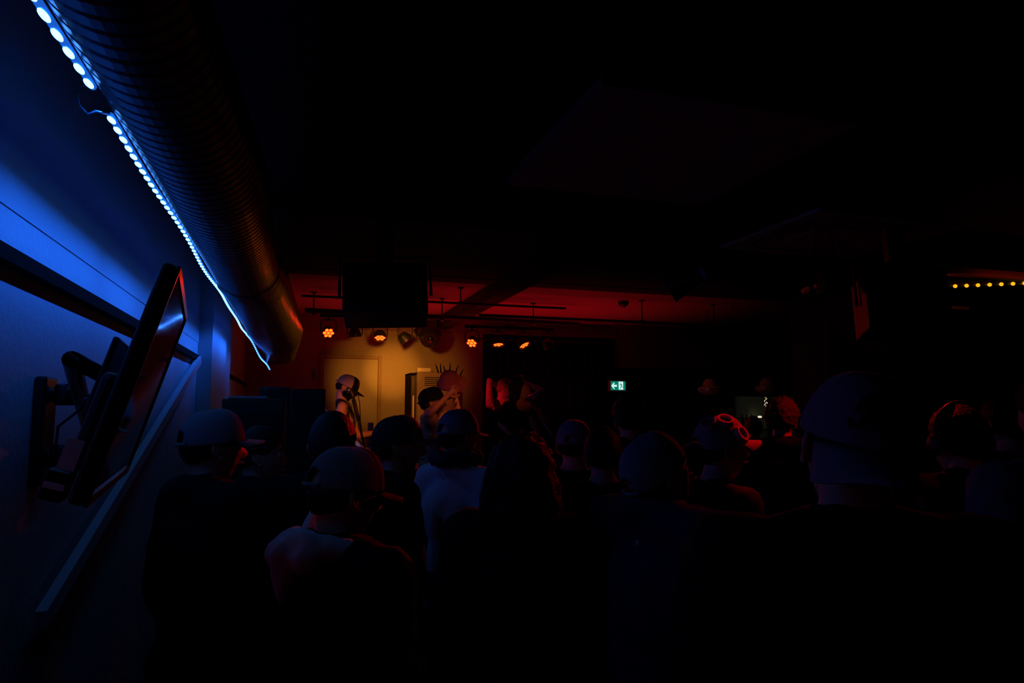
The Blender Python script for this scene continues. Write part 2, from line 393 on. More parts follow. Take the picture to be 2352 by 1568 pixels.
# slack cable and tie at the break
g0 = sp(gap[0]); g1 = sp(gap[1])
cb = MB().tube([g0+Vector((0, -.02, .004)), g0+Vector((-.02, -.02, -.003)), g0+Vector((-.035, .0, -.012)), g0+Vector((-.040, .04, -.020)), g0+Vector((-.035, .08, -.022)), g0.lerp(g1, .6)+Vector((-.018, 0, -.014)), g1+Vector((-.004, 0, .004))], .0035, n=8).obj('strip_cable', M['plast'], strip, smooth=True)

# ------------------------------------------------------------------ television on its wall arm
tv = empty('television', (0, 0, 0), 'black flat television tilted down on an arm from the left wall', 'television')
Y1 = 1.27
P1 = PY(414, 612, Y1); P4 = PY(196, 1166, Y1)
tvw = .70
ey = Vector((-.12, 1, 0)).normalized(); ed = (P4-P1); tvh = ed.length; ed.normalize()
nn = ey.cross(ed).normalized()
if nn.x < 0: nn = -nn          # towards the room, downwards
Rm = Matrix((ey, ed, nn)).transposed()
cen = P1+ey*tvw/2+ed*tvh/2
def tvb(name, m, u0, u1, v0, v1, w0, w1, **k):
    return MB().box(P1+ey*(u0+u1)/2+ed*(v0+v1)/2+nn*(w0+w1)/2, (u1-u0, v1-v0, w1-w0), Rm).obj(name, m, tv, **k)
tvb('housing', M['plast'], 0, tvw, 0, tvh, -.028, -.004, bevel=.006)
tvb('rear_cover', M['plast'], .10, tvw-.10, .20, tvh-.04, -.062, -.028, bevel=.012)
tvb('screen', M['screen'], .012, tvw-.012, .012, tvh-.018, -.004, -.0015)
bz = MB()
for (u0, u1, v0, v1) in ((0, tvw, 0, .012), (0, tvw, tvh-.018, tvh), (0, .012, .012, tvh-.018), (tvw-.012, tvw, .012, tvh-.018)):
    bz.box(P1+ey*(u0+u1)/2+ed*(v0+v1)/2-nn*.001, (u1-u0, v1-v0, .006), Rm)
bz.obj('bezel', M['blackgloss'], tv)
tvb('rating_label', M['paper'], -.002, .0, tvh-.10, tvh-.05, -.06, -.035)
br = empty('swivel_bracket', (0, 0, 0), 'black articulated wall bracket behind the tilted television', 'bracket')
q0 = PX(112, 865, WX+.02); q1 = PX(112, 1110, WX+.02)
q1.y = q0.y
MB().mm((WX, q0.y-.05, q1.z), (WX+.03, q0.y+.05, q0.z)).obj('wall_plate', M['blackgloss'], br, bevel=.008)
hj = Vector((WX+.07, q0.y, q0.z-.05))
MB().lathe([(.0, -.03), (.028, -.03), (.034, -.022), (.034, .022), (.028, .03), (0, .03)], hj).obj('upper_hinge', M['blackgloss'], br, smooth=True)
MB().lathe([(.0, -.03), (.028, -.03), (.034, -.022), (.034, .022), (.028, .03), (0, .03)], hj+Vector((0, 0, -.17))).obj('lower_hinge', M['blackgloss'], br, smooth=True)
MB().cap(hj+Vector((-.05, 0, 0)), hj, .02, .02).cap(hj+Vector((-.05, 0, -.17)), hj+Vector((0, 0, -.17)), .02, .02).obj('hinge_stub', M['plast'], br, smooth=True)
bc = cen-nn*.08
MB().tube([hj, hj+Vector((.05, -.03, -.02)), hj+Vector((.06, -.02, -.09)), bc+Vector((-.04, -.1, .03)), bc], .017, n=12).obj('arm', M['blackgloss'], br, smooth=True)
MB().tube([hj+Vector((0, 0, -.17)), hj+Vector((.05, .02, -.18)), bc+Vector((-.03, 0, -.05)), bc+ed*.04], .014, n=12).obj('lower_arm', M['blackgloss'], br, smooth=True)
MB().box(bc, (.2, .16, .012), Rm).obj('mounting_plate', M['plast'], br, bevel=.004)
MB().tube([bc+ed*.05-nn*.01, bc+ed*.12-nn*.05, bc+ed*.2-nn*.03, bc+ed*.17+nn*.02], .003, n=6).obj('cable', M['plast'], br, smooth=True)
# small control box under the television
bx = P4-ed*.02+ey*.05-nn*.055
cbx = empty('media_box', bx, 'small black box hanging below the television back', 'box')
MB().box((0, 0, 0), (.07, .05, .035), Rm).obj('case', M['plast'], cbx, bevel=.004)
MB().box(-ey*.036, (.002, .010, .030), Rm).obj('sticker', M['paper'], cbx)

# ------------------------------------------------------------------ ceiling services
def pipe(name, pts, r, label, cat='pipe', m='black', n=12, hang=None, clamps=None):
    root = empty(name, pts[0], label, cat)
    o0 = Vector(pts[0])
    MB().tube([Vector(p)-o0 for p in pts], r, n=n).obj('tube', M[m], root, smooth=True)
    for h in (hang or []):
        h = Vector(h); MB().cap(h-o0, Vector((h.x, h.y, CEIL-.01))-o0, .008, .008, n=8).box(Vector((h.x, h.y, CEIL-.008))-o0, (.06, .06, .012)).obj('hanger', M[m], root)
        MB().lathe([(r+.002, -.02), (r+.014, -.02), (r+.014, .02), (r+.002, .02)], h-o0, rot=Matrix.Rotation(PI/2, 3, 'Y'), n=16).obj('clamp', M['plast'], root)
    return root
y_ = 8.55
z1 = PY(1060, 733, y_).z
pipe('lighting_pipe', [PY(700, 712, y_), Vector((PY(1330, 745, y_).x, y_, z1))], .030, 'thick black lighting pipe carrying both rows of red lamps', 'pipe',
     hang=[Vector((PY(1015, 730, y_).x, y_, z1)), Vector((PY(1225, 735, y_).x, y_, z1)), Vector((PY(720, 720, y_).x, y_, z1))])
z2 = PY(1475, 740, 7.9).z
pipe('conduit_pipe', [Vector((PY(1100, 730, 7.9).x, 7.9, z2)), Vector((PY(1700, 748, 7.9).x, 7.9, z2))], .020, 'thin dark pipe crossing right of the lighting pipe', 'pipe',
     hang=[Vector((PY(1475, 740, 7.9).x, 7.9, z2)), Vector((PY(1640, 740, 7.9).x, 7.9, z2))])
z3 = PY(760, 682, 7.7).z
pipe('sprinkler_pipe', [Vector((PY(692, 680, 7.7).x, 7.7, z3)), Vector((PY(1300, 720, 7.7).x, 7.7, z3))], .014, 'slim pipe close under the red ceiling', 'pipe',
     hang=[Vector((PY(1058, 700, 7.7).x, 7.7, z3))])
a = PZ(1262, 612, 3.02); b = PZ(1088, 735, 3.0)
bm_ = MB().mm((a.x-.10, a.y, 2.98), (a.x+.10, BACK-.1, 3.13)).obj('cable_tray', M['black'])
tag(bm_, 'dark diagonal looking tray running under the red ceiling to the back', 'tray')
b_ = PZ(1432, 702, CEIL-.06)
sd = empty('smoke_detector', b_, 'small round detector on the red lit ceiling', 'smoke detector')
MB().lathe([(0, .06), (.07, .06), (.07, .03), (.05, .0), (.03, -.015), (0, -.015)], (0, 0, 0)).obj('detector_body', M['plast'], sd, smooth=True)
MB().lathe([(0, -.015), (.02, -.015), (.018, -.025), (0, -.028)], (0, 0, 0)).obj('sensor_cap', M['acwhite'], sd, smooth=True)

# ceiling cassette
cz = 2.98
A = [PZ(*p, cz) for p in [(1660, 578), (1855, 483), (2215, 520), (1970, 592)]]
x0, x1 = (A[0].x+A[1].x)/2, (A[2].x+A[3].x)/2; y0, y1 = (A[1].y+A[2].y)/2, (A[0].y+A[3].y)/2
ac = empty('air_conditioner', ((x0+x1)/2, (y0+y1)/2, cz), 'square ceiling air conditioner with slots along its edges, faintly red', 'air conditioner')
w, h = x1-x0, y1-y0
MB().mm((-w/2, -h/2, 0), (w/2, h/2, .03)).obj('panel', M['acwhite'], ac, bevel=.01)
MB().mm((-w/2+.12, -h/2+.12, .03), (w/2-.12, h/2-.12, .15)).obj('casing', M['steel'], ac)
MB().mm((-w*.27, -h*.27, -.012), (w*.27, h*.27, 0)).obj('intake_grille', M['acwhite'], ac, bevel=.006)
for (sx, sy, rx, ry) in ((0, -.39, .62, .055), (0, .39, .62, .055), (-.39, 0, .055, .62), (.39, 0, .055, .62)):
    v = MB().mm((sx*w-rx*w/2, sy*h-ry*h/2, -.004), (sx*w+rx*w/2, sy*h+ry*h/2, .0)).obj('air_slot', M['dark'], ac)
    MB().box((sx*w, sy*h, -.006), (max(.02, rx*w*.96) if rx > ry else .02, .02 if rx > ry else ry*h*.96, .004)).obj('slot_vane', M['acwhite'], v)

# hung loudspeaker
def speaker(name, c, dims, rot, label, grille='vinyl'):
    r = empty(name, c, label, 'speaker'); R = Euler(rot).to_matrix(); r.rotation_euler = rot
    w, d, h = dims
    MB().mm((-w/2, -d/2+.02, -h/2), (w/2, d/2, h/2)).obj('cabinet', M['vinyl'], r, bevel=.012)
    MB().mm((-w/2+.02, -d/2, -h/2+.02), (w/2-.02, -d/2+.02, h/2-.02)).obj('grille', M['black'], r, bevel=.005)
    MB().mm((-.05, -d/2-.003, -h/2+.03), (.05, -d/2, -h/2+.05)).obj('badge', M['steel'], r)
    return r
c = PD(886, 678, 4.7)
sk = speaker('loudspeaker', c, (.56, .34, .36), (math.radians(-14), math.radians(-2), math.radians(-8)), 'large black loudspeaker hanging from the ceiling in front of the stage')
MB().tube([(-.31, 0, 0), (-.31, .02, .30), (.31, .02, .30), (.31, 0, 0)], .012, n=8).mm((-.06, -.04, .29), (.06, .08, CEIL-.02-c.z)).obj('hanging_yoke', M['black'], sk)

c = PD(2068, 700, 4.6)
sk = speaker('loudspeaker', c, (.50, .36, .40), (math.radians(-10), 0, math.radians(-30)), 'black loudspeaker hanging beside the row of amber lamps')
MB().tube([(-.27, 0, 0), (-.27, .0, .30), (.27, .0, .30), (.27, 0, 0)], .012, n=8).mm((-.05, -.05, .29), (.05, .05, CEIL-.02-c.z)).obj('hanging_yoke', M['black'], sk)

# ------------------------------------------------------------------ red lamps
def parlamp(c, aim, label, group):
    r = empty('stage_lamp', c, label, 'stage lamp', group)
    q = Vector(aim).to_track_quat('-Z', 'Y').to_matrix()
    MB().lathe([(0, .075), (.045, .075), (.062, .05), (.078, .0), (.082, -.03), (.076, -.03), (.074, -.012), (0, -.012)], (0, 0, 0), rot=q, n=24).obj('lamp_body', M['plast'], r, smooth=False)
    for k in range(7):
        a = 2*PI*k/6; off = Vector((0, 0, 0)) if k == 6 else Vector((math.cos(a), math.sin(a), 0))*.045
        l = MB().lathe([(0, -.018), (.0165, -.018), (.0195, -.014), (.0195, -.012)], q @ off, rot=q, n=14).obj('lens', M['par'], r, smooth=True)
        MB().lathe([(.0195, -.012), (.0195, -.017), (.0225, -.017), (.0225, -.012)], q @ off, rot=q, n=14).obj('lens_rim', M['parrim'], l)
    # yoke
    MB().tube([(-.088, 0, 0), (-.088, 0, .12), (-.06, 0, .15), (.06, 0, .15), (.088, 0, .12), (.088, 0, 0)], .007, n=6).cap((0, 0, .15), (0, 0, .19), .012, .012).obj('yoke', M['plast'], r)
    return r
def parbar(pxs, y, zt_px, aims, label, group, labs):
    c = [PY(px, py, y) for px, py in pxs]
    z = c[0].z+.19
    zc = max(q.z for q in c)+.20
    bar = empty('lamp_bar', (c[0].x, y, zc), label, 'lamp bar')
    o = Vector((c[0].x, y, zc))
    MB().mm((c[0].x-.10-o.x, -.025, -.02), (c[-1].x+.06-o.x, .025, .02)).obj('beam', M['plast'], bar, bevel=.004)
    mid = (c[0].x+c[-1].x)/2-o.x
    MB().cap((mid, 0, 0), (mid, (y_-y), z1-zc), .012, .012).obj('mount', M['plast'], bar)
    MB().mm((mid-.09, .025, -.035), (mid+.09, .06, .045)).obj('control_box', M['plast'], bar, bevel=.005)
    for q, am, lb in zip(c, aims, labs):
        q.z = zc-.20 if False else q.z
        parlamp(q, am, lb, group)
    return c
G1, G2 = 'red stage lamps on the left bar', 'red stage lamps on the right bar'
c1 = parbar([(754, 763), (815, 768), (873, 773), (930, 777)], 8.35, 0,
            [(.10, -.75, -.62), (.12, .05, -1), (-.05, -.42, -.9), (.75, .15, -.75)],
            'black bar holding four red lamps left of the round spotlight', G1,
            ['red lamp at the left end of the left bar, lens face turned to the crowd', 'red lamp seen edge on, second from the left end of the left bar',
             'red lamp third along the left bar, lenses half visible', 'red lamp on the left bar tilted steeply sideways beside the round spotlight'])
c2 = parbar([(1084, 786), (1144, 788), (1203, 790), (1260, 792)], 8.35, 0,
            [(-.45, -.62, -.72), (0, -.30, -1), (.35, -.5, -.9), (.62, .18, -.85)],
            'black bar holding four red lamps in front of the black curtain', G2,
            ['red lamp at the left end of the right bar, above the woman in black', 'red lamp second along the right bar, lenses foreshortened',
             'red lamp third along the right bar, turned towards the right', 'red lamp at the right end of the right bar, seen as a thin slanted line'])
red = (1, .012, .008)
tg = [(1.1, 3.0, 1.2), (1.4, 8.6, .4), (1.3, 5.5, .8), (2.5, 8.6, .5), (1.6, 4, 1), (2.6, 7.0, 1.0), (4.2, 2.8, 1.2), (4.2, 8.9, .5)]
pw = [11, 8, 20, 14, 9, 22, 60, 14]
for q, t, p in zip(c1+c2, tg, pw):
    dirn = (Vector(t)-q).normalized()
    spot('red_beam', q+dirn*.06, t, red, p, 44, .8, .06)
# round spotlight between the bars
def movinghead(c, label, rot):
    r = empty('moving_head', c, label, 'spotlight'); r.rotation_euler = rot
    MB().lathe([(0, .10), (.10, .10), (.125, .06), (.13, 0), (.125, -.07), (.11, -.10), (.10, -.10), (.095, -.085), (0, -.085)], n=28, rot=Matrix.Rotation(PI/2*.0, 3, 'X')).obj('lamp_head', M['plast'], r, smooth=False)
    for k in range(12):
        a = 2*PI*k/12
        MB().lathe([(0, -.098), (.012, -.098), (.014, -.085)], (math.cos(a)*.078, math.sin(a)*.078, 0), n=10).obj('lens', M['blackgloss'], r, smooth=True)
    MB().lathe([(0, -.10), (.04, -.10), (.045, -.085)], n=16).obj('centre_lens', M['blackgloss'], r, smooth=True)
    MB().tube([(-.15, 0, 0), (-.16, 0, .12), (-.10, 0, .19), (.10, 0, .19), (.16, 0, .12), (.15, 0, 0)], .018, n=8).mm((-.10, -.07, .19), (.10, .07, .26)).obj('yoke', M['plast'], r)
    return r
movinghead(PY(986, 772, 8.42), 'round black spotlight with unlit lenses between the two bars of red lamps', (math.radians(-52), 0, math.radians(6)))
# profile spots
def profile(a, b, label, r0=.10):
    a = Vector(a); b = Vector(b); d = (b-a); L = d.length; q = d.to_track_quat('Z', 'Y').to_matrix()
    r = empty('profile_spotlight', a, label, 'spotlight')
    MB().lathe([(0, .012), (r0*.86, .012), (r0*.9, 0), (r0, 0), (r0*1.02, .02), (r0*.98, L*.30), (r0*.80, L*.34), (r0*.80, L*.55)], rot=q, n=28).obj('lens_tube', M['blackgloss'], r, smooth=False)
    MB().box(q @ Vector((0, 0, L*.75)), (r0*1.9, r0*1.9, L*.42), q).obj('lamp_house', M['blackgloss'], r, bevel=.02)
    for k in range(4):
        MB().box(q @ Vector((0, 0, L*(.60+.08*k))), (r0*2.02, r0*2.02, .008), q).obj('cooling_fin', M['blackgloss'], r)
    MB().lathe([(r0*.98, -.012), (r0*1.12, -.012), (r0*1.12, .01), (r0*.98, .01)], rot=q, n=4).obj('gel_frame', M['chrome'], r)
    m_ = q @ Vector((0, 0, L*.5)); top = Vector((m_.x, m_.y, CEIL-.06-a.z))
    MB().tube([m_+q @ Vector((-r0*1.15, 0, 0)), top+Vector((-.06, 0, -.12)), top+Vector((.06, 0, -.12)), m_+q @ Vector((r0*1.15, 0, 0))], .009, n=6).cap(top+Vector((0, 0, -.12)), top, .014, .014).obj('yoke', M['blackgloss'], r)
    MB().cap(m_+q @ Vector((r0*1.1, 0, 0)), m_+q @ Vector((r0*1.35, 0, 0)), .018, .018).obj('locking_knob', M['chrome'], r, smooth=True)
    return r
profile(PY(1534, 660, 4.15)+Vector((.02, 0, 0)), PY(1668, 592, 3.9), 'long black profile spotlight pointing down left, bright glints on its rim')
profile(PY(1866, 664, 3.95), PY(1930, 640, 3.6), 'black spotlight below the air conditioner, half hidden in the dark', .085)
# amber led batten at right
lb = empty('led_batten', PY(2196, 657, 5.2), 'row of small glowing amber lamps near the right edge', 'light bar')
o0 = lb.location.copy(); P = [PY(2194+26.2*k+.6*max(0, k-2), 657-1.1*k, 5.2-.045*k) for k in range(9)]
d = (P[-1]-P[0])
MB().box((P[0]+P[-1])/2-o0+Vector((0, .05, .02)), (d.length+.12, .06, .06), Matrix.Rotation(math.atan2(d.y, d.x), 3, 'Z')).obj('housing', M['plast'], lb, bevel=.004)
for p in P: MB().ell(p-o0+Vector((0, .0, 0)), (.021, .018, .019), n=12, m=8).obj('lamp', M['bar_led'], lb, smooth=True)
l_ = area('amber_glow', (P[0]+P[-1])/2+Vector((0, -.05, -.03)), (math.radians(-35), 0, 0), (1, .03, .01), 1.6, .9, .03)
# pale strip added to stand for the red reflection below the batten
sh = MB().mm((PY(2138, 705, 5.5).x, 5.5, PY(2138, 706, 5.5).z), (PY(2225, 690, 5.5).x, 5.62, PY(2138, 699, 5.5).z)).obj('reflection_strip', M['acwhite'])
tag(sh, 'thin added strip standing for a red reflection under the amber lamps', 'shelf')

# ------------------------------------------------------------------ stage furniture
lk = PY(946, 855, 9.7); lk2 = PY(1046, 852, 9.9)
x0, x1, zt = PY(958, 853, 9.7).x, PY(1052, 853, 9.7).x, PY(958, 853, 9.7).z
lo = empty('metal_cabinet', ((x0+x1)/2, 9.95, STAGE), 'tall beige metal cabinet with vent slots against the stage wall', 'cabinet')
w = x1-x0; hh = zt-STAGE
MB().mm((-w/2, -.24, 0), (w/2, .24, hh)).obj('carcass', M['locker'], lo, bevel=.004)
MB().mm((-w/2+.01, -.262, .06), (w/2-.01, -.242, hh-.01)).obj('door', M['locker'], lo, bevel=.003)
for k in range(5):
    MB().mm((-w*.32, -.268, hh-.09-k*.028), (w*.25, -.262, hh-.078-k*.028)).obj('vent_slot', M['dark'], lo)
# side rack door standing open at the left
MB().mm((-w/2-.10, -.25, .0), (-w/2-.085, .2, hh-.02)).mm((-w/2-.10, -.25, hh-.04), (-w/2, .2, hh-.02)).obj('open_side', M['rail'], lo)
MB().cap((-w/2-.04, -.2, .6), (-w/2-.04, -.2, hh-.35), .014, .014).obj('hanging_tube', M['paper'], lo)
MB().cap((-w/2-.04, -.2, hh-.34), (-w/2-.04, -.2, hh-.12), .008, .008).obj('hook', M['steel'], lo)
# white card on the cabinet
ca = PY(959, 852.5, 9.72); cb_ = PY(989, 845, 9.72)
pc = MB().mm((ca.x, 9.72, zt+.001), (cb_.x, 9.74, cb_.z)).obj('card_sign', M['paper']); tag(pc, 'small blank white card standing on top of the beige cabinet', 'sign')
# dark amplifier, jar
am = PY(851, 1001, 8.2)
ampz = am.z
amp = empty('guitar_amplifier', (am.x, 8.3, STAGE), 'black guitar amplifier in front of the stage door', 'amplifier')
hh = ampz-STAGE
MB().mm((-.33, -.15, 0), (.33, .15, hh)).obj('cabinet', M['vinyl'], amp, bevel=.012)
MB().mm((-.29, -.162, .05), (.29, -.15, hh-.16)).obj('speaker_cloth', M['black'], amp)
MB().mm((-.31, -.16, hh-.13), (.31, -.15, hh-.03)).obj('control_panel', M['steel'], amp)
for k in range(6): MB().lathe([(0, -.012), (.012, -.012), (.013, 0)], (-.24+k*.08, -.16, hh-.08), rot=Matrix.Rotation(-PI/2, 3, 'X'), n=12).obj('knob', M['plast'], amp)
MB().tube([(-.1, 0, hh), (-.09, 0, hh+.03), (.09, 0, hh+.03), (.1, 0, hh)], .01, n=8).obj('handle', M['plast'], amp)
jz = PY(851, 970, 8.2).z-ampz
jr = empty('drink_glass', (am.x, 8.22, ampz), 'short glass with pale drink standing on the amplifier', 'glass')
MB().lathe([(0, 0), (.032, 0), (.034, jz*.9), (.034, jz), (.031, jz), (.029, .01), (0, .01)], n=20).obj('tumbler', M['glass'], jr, smooth=True)
MB().lathe([(0, .012), (.028, .012), (.030, jz*.35), (0, jz*.35)], n=20).obj('drink', M['paper'], jr, smooth=True)
MB().lathe([(0, jz*.45), (.029, jz*.45), (.030, jz*.62), (0, jz*.62)], n=20).obj('ice_layer', M['cream'], jr, smooth=True)

# PA stack at stage left
a = PY(510, 914, 3.9); b = PY(655, 912, 3.9)
sb = empty('subwoofer', ((a.x+b.x)/2, 4.2, 0), 'wide black speaker box at the left wall, its top edge catching blue light', 'speaker')
w = b.x-a.x; hh = a.z
MB().mm((-w/2, -.3, 0), (w/2, .3, hh)).obj('cabinet', M['vinyl'], sb, bevel=.012)
MB().mm((-w/2+.03, -.312, .05), (w/2-.03, -.3, hh-.08)).obj('grille', M['black'], sb)
MB().mm((-w*.5+.03, -.3, hh), (w*.2, .1, hh+.012)).obj('edge_highlight', M['trimblue'], sb)  # pale strip added to paint the blue highlight along the top edge
a = PY(597, 888, 5.6); b = PY(668, 886, 5.6); c_ = PY(630, 912, 5.6)
ah = empty('amplifier_head', ((a.x+b.x)/2, 5.8, STAGE), 'black rack case with a thin blue lit edge behind the wide speaker box', 'amplifier')
w = b.x-a.x; hh = a.z-STAGE
MB().mm((-w/2, -.2, 0), (w/2, .2, hh)).obj('case', M['vinyl'], ah, bevel=.01)
MB().mm((-w/2+.02, -.212, hh-.16), (w/2-.02, -.2, hh-.03)).obj('front_panel', M['black'], ah)
MB().cap((-w*.3, -.23, hh-.02), (w*.3, -.23, hh-.012), .006, .006).obj('handle', M['chrome'], ah)
a = PY(668, 892, 5.2); b = PY(749, 894, 5.2)
s3 = empty('loudspeaker', ((a.x+b.x)/2, 5.45, STAGE), 'tall black speaker cabinet standing just left of the guitarist', 'speaker')
w = b.x-a.x; hh = a.z-STAGE
MB().mm((-w/2, -.2, 0), (w/2, .2, hh)).obj('cabinet', M['vinyl'], s3, bevel=.01)
MB().mm((-w/2+.02, -.212, .05), (w/2-.02, -.2, hh-.05)).obj('grille', M['black'], s3)
# socket box on the wall left of the door
so = PY(721, 861, BACK-.02)
sx = MB().mm((so.x-.02, BACK-.03, so.z-.06), (so.x+.02, BACK, so.z+.06)).obj('light_switch', M['steel'], bevel=.003); tag(sx, 'narrow metal switch plate on the dark wall left of the stage door', 'switch')

# ------------------------------------------------------------------ exit sign
ex = PY(1399, 873, 9.9); ex2 = PY(1438, 898, 9.9)
w = ex2.x-ex.x; h = ex.z-ex2.z
es = empty('exit_sign', (ex.x+w/2, 9.9, ex2.z+h/2), 'small green exit sign with white arrow and running figure', 'sign')
MB().mm((-w/2, 0, -h/2), (w/2, .05, h/2)).obj('housing', M['acwhite'], es, bevel=.003)
MB().cap((0, .025, h/2), (0, .025, CEIL-es.location.z), .008, .008).obj('hanging_rod', M['black'], es)
MB().mm((-w/2+w*.10, -.004, -h/2+.015), (w/2-.012, 0, h/2-.015)).obj('green_face', M['exgreen'], es)
ux, uz = Vector((1, 0, 0)), Vector((0, 0, 1))
s_ = h/1.0
MB().prism([(-.66, 0), (-.42, .28), (-.30, .28), (-.46, .08), (-.10, .08), (-.10, -.10), (-.46, -.10), (-.30, -.30), (-.42, -.30)], (0, -.006, 0), ux*s_, uz*s_, (0, -.003, 0)).obj('arrow', M['exwhite'], es)
dp = MB().mm((.10*s_, -.009, -.36*s_), (.55*s_, -.006, .38*s_)).obj('doorway_panel', M['exwhite'], es)
fg = MB().ell((.27*s_, -.012, .25*s_), (.05*s_, .003, .05*s_), n=12, m=6)
def limb(pts, r): fg.tube([(x*s_, -.0125, z*s_) for x, z in pts], r*s_, n=6)
limb([(.30, .18), (.34, .0)], .05); limb([(.30, .15), (.18, .08), (.12, .10)], .022); limb([(.33, .14), (.46, .10), (.48, .0)], .022)
limb([(.34, .0), (.30, -.15), (.20, -.32)], .032); limb([(.34, .0), (.46, -.14), (.58, -.20)], .032)
fg.obj('running_figure', M['exgreen'], es)

# ------------------------------------------------------------------ bar at the far right
def pendant(px, py, Y, label, s=1.0):
    c = PY(px, py, Y); r = empty('pendant_lamp', c, label, 'lamp', 'pendant lamps over the bar')
    MB().lathe([(.018, .155), (.05, .15), (.085, .11), (.10, .05), (.155, .035), (.165, .01), (.15, -.03), (.10, -.065), (.05, -.085), (0, -.09)], n=28).obj('glass_shade', M['glass'], r, smooth=True)
    MB().lathe([(.156, .012), (.168, .012), (.168, .0), (.156, .0)], n=28).obj('rim', M['steel'], r)
    MB().lathe([(0, .20), (.02, .2), (.026, .15), (0, .15)], n=14).obj('cap', M['plast'], r)
    MB().cap((0, 0, .2), (0, 0, CEIL-c.z-.01), .004, .004, n=6).obj('cord', M['plast'], r)
pendant(1630, 895, 8.4, 'unlit bowl shaped glass lamp hanging left of the bar shelves')
pendant(1760, 893, 8.4, 'dim bowl shaped glass lamp hanging above the fairy lights')
bx0, bx1 = PY(1698, 940, 12.2).x, PY(1835, 940, 12.2).x
btop, bbot = PY(1750, 910, 12.2).z, PY(1750, 985, 12.2).z
bk = empty('panelled_sideboard', (0, 12.3, 0), 'pale panelled back bar behind the bottles', 'back bar')
for i in range(6):
    xa = bx0+(bx1-bx0)*i/6
    MB().mm((xa+.006, .0, 0), (xa+(bx1-bx0)/6-.006, .04, btop)).obj('panel', M['barglow'] if i in (0, 1, 2, 5) else M['tile'], bk)
MB().mm((bx0-.3, -.25, bbot-.02), (bx1+.2, .0, bbot+.01)).obj('shelf', M['steel'], bk)
MB().mm((bx0-.3, -.25, bbot+.22), (bx1-.5, .0, bbot+.235)).obj('shelf', M['steel'], bk)
wh = MB().mm((PY(1776, 912, 12.1).x, 12.1, PY(1776, 921, 12.1).z), (PY(1785, 912, 12.1).x, 12.13, PY(1776, 911, 12.1).z)).obj('card_sign', M['barglow']); tag(wh, 'small pale card hanging right of the fairy lights', 'sign')  # card brightness painted with the same faint emission
bc_ = empty('bar_counter', (0, 10.6, 0), 'dark bar counter at the far right of the room', 'counter')
MB().mm((5.6, 0, 0), (9.9, .5, 1.05)).obj('counter_front', M['dwall'], bc_); MB().mm((5.5, -.06, 1.05), (10, .56, 1.10)).obj('counter_top', M['black'], bc_, bevel=.01)
nb = 0
for px, lab in ((1706, 'brown bottle at the left end of the back bar'), (1716, 'green bottle second from the left on the back bar'), (1727, 'brown bottle behind the dark head at the bar'), (1766, 'green bottle right of the fairy lights'), (1790, 'brown bottle near the right end of the back bar'), (1806, 'green bottle at the right end of the back bar')):
    q = PY(px, 985, 12.15); r = empty('bottle', (q.x, 12.15, bbot+.01), lab, 'bottle', 'bottles on the back bar')
    k = nb % 2
    MB().lathe([(0, 0), (.036, 0), (.037, .01), (.037, .16), (.03, .20), (.014, .235), (.013, .28), (0, .28)], n=16).obj('glass_body', M['bot1' if k == 0 else 'bot2'], r, smooth=True)
    MB().lathe([(.0375, .05), (.0382, .05), (.0382, .13), (.0375, .13)], n=16).obj('bottle_label', M['tile'], r)
    MB().lathe([(0, .28), (.015, .28), (.015, .30), (0, .30)], n=12).obj('cap', M['steel'], r); nb += 1
GS = bbot+.235
for px, py, lab in ((1745, 957, 'upper bright glass beneath the fairy lights'), (1744, 969, 'lower bright glass beneath the fairy lights')):
    q = PY(px, py, 12.15)
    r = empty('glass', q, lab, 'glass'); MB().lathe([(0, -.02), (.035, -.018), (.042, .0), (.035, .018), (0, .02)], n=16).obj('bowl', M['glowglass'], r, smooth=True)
    MB().cap((0, 0, -.08), (0, 0, -.02), .006, .006, n=8).lathe([(0, -.085), (.03, -.085), (.03, -.08), (0, -.08)], n=14).obj('stem', M['glass'], r)
fl = empty('fairy_lights', PY(1759, 911, 11.9), 'short hanging string of tiny warm fairy bulbs above the bar', 'string light')
o0 = fl.location.copy(); P = [PY(1758+3*math.sin(k*1.4), 913+2.1*k, 11.9)-o0 for k in range(11)]
MB().tube([Vector((0, 0, CEIL-o0.z))]+P, .003, n=5).obj('wire', M['plast'], fl)
for p in P: MB().ell(p+Vector((random.uniform(-.01, .01), -.01, 0)), (.008, .008, .009), n=8, m=6).obj('bulb', M['fairy'], fl, smooth=True)
MB().ell(P[6]+Vector((-.035, -.02, 0)), (.012, .012, .010), n=10, m=6).obj('indicator_light', M['blueled'], fl, smooth=True, label='tiny blue indicator light')
hc = MB().tube([PY(1610, 826, 10.35), PY(1608, 838, 10.3), PY(1606, 846, 10.28), PY(1600, 853, 10.28)], .012, n=8).obj('hook', M['steel'], smooth=True); tag(hc, 'short curved metal hook in the dark above the left pendant lamp', 'hook')
area('amber_glow', PY(2200, 665, 4.9), (math.radians(150), math.radians(40), 0), (1, .03, .02), .35, .9, .05)  # extra fill added to put red onto the air conditioner
l_ = area('bar_fill', (PY(1750, 900, 11.3).x, 11.4, 2.6), (math.radians(-20), 0, 0), (.75, .8, .45), .035, 1.2, .2)

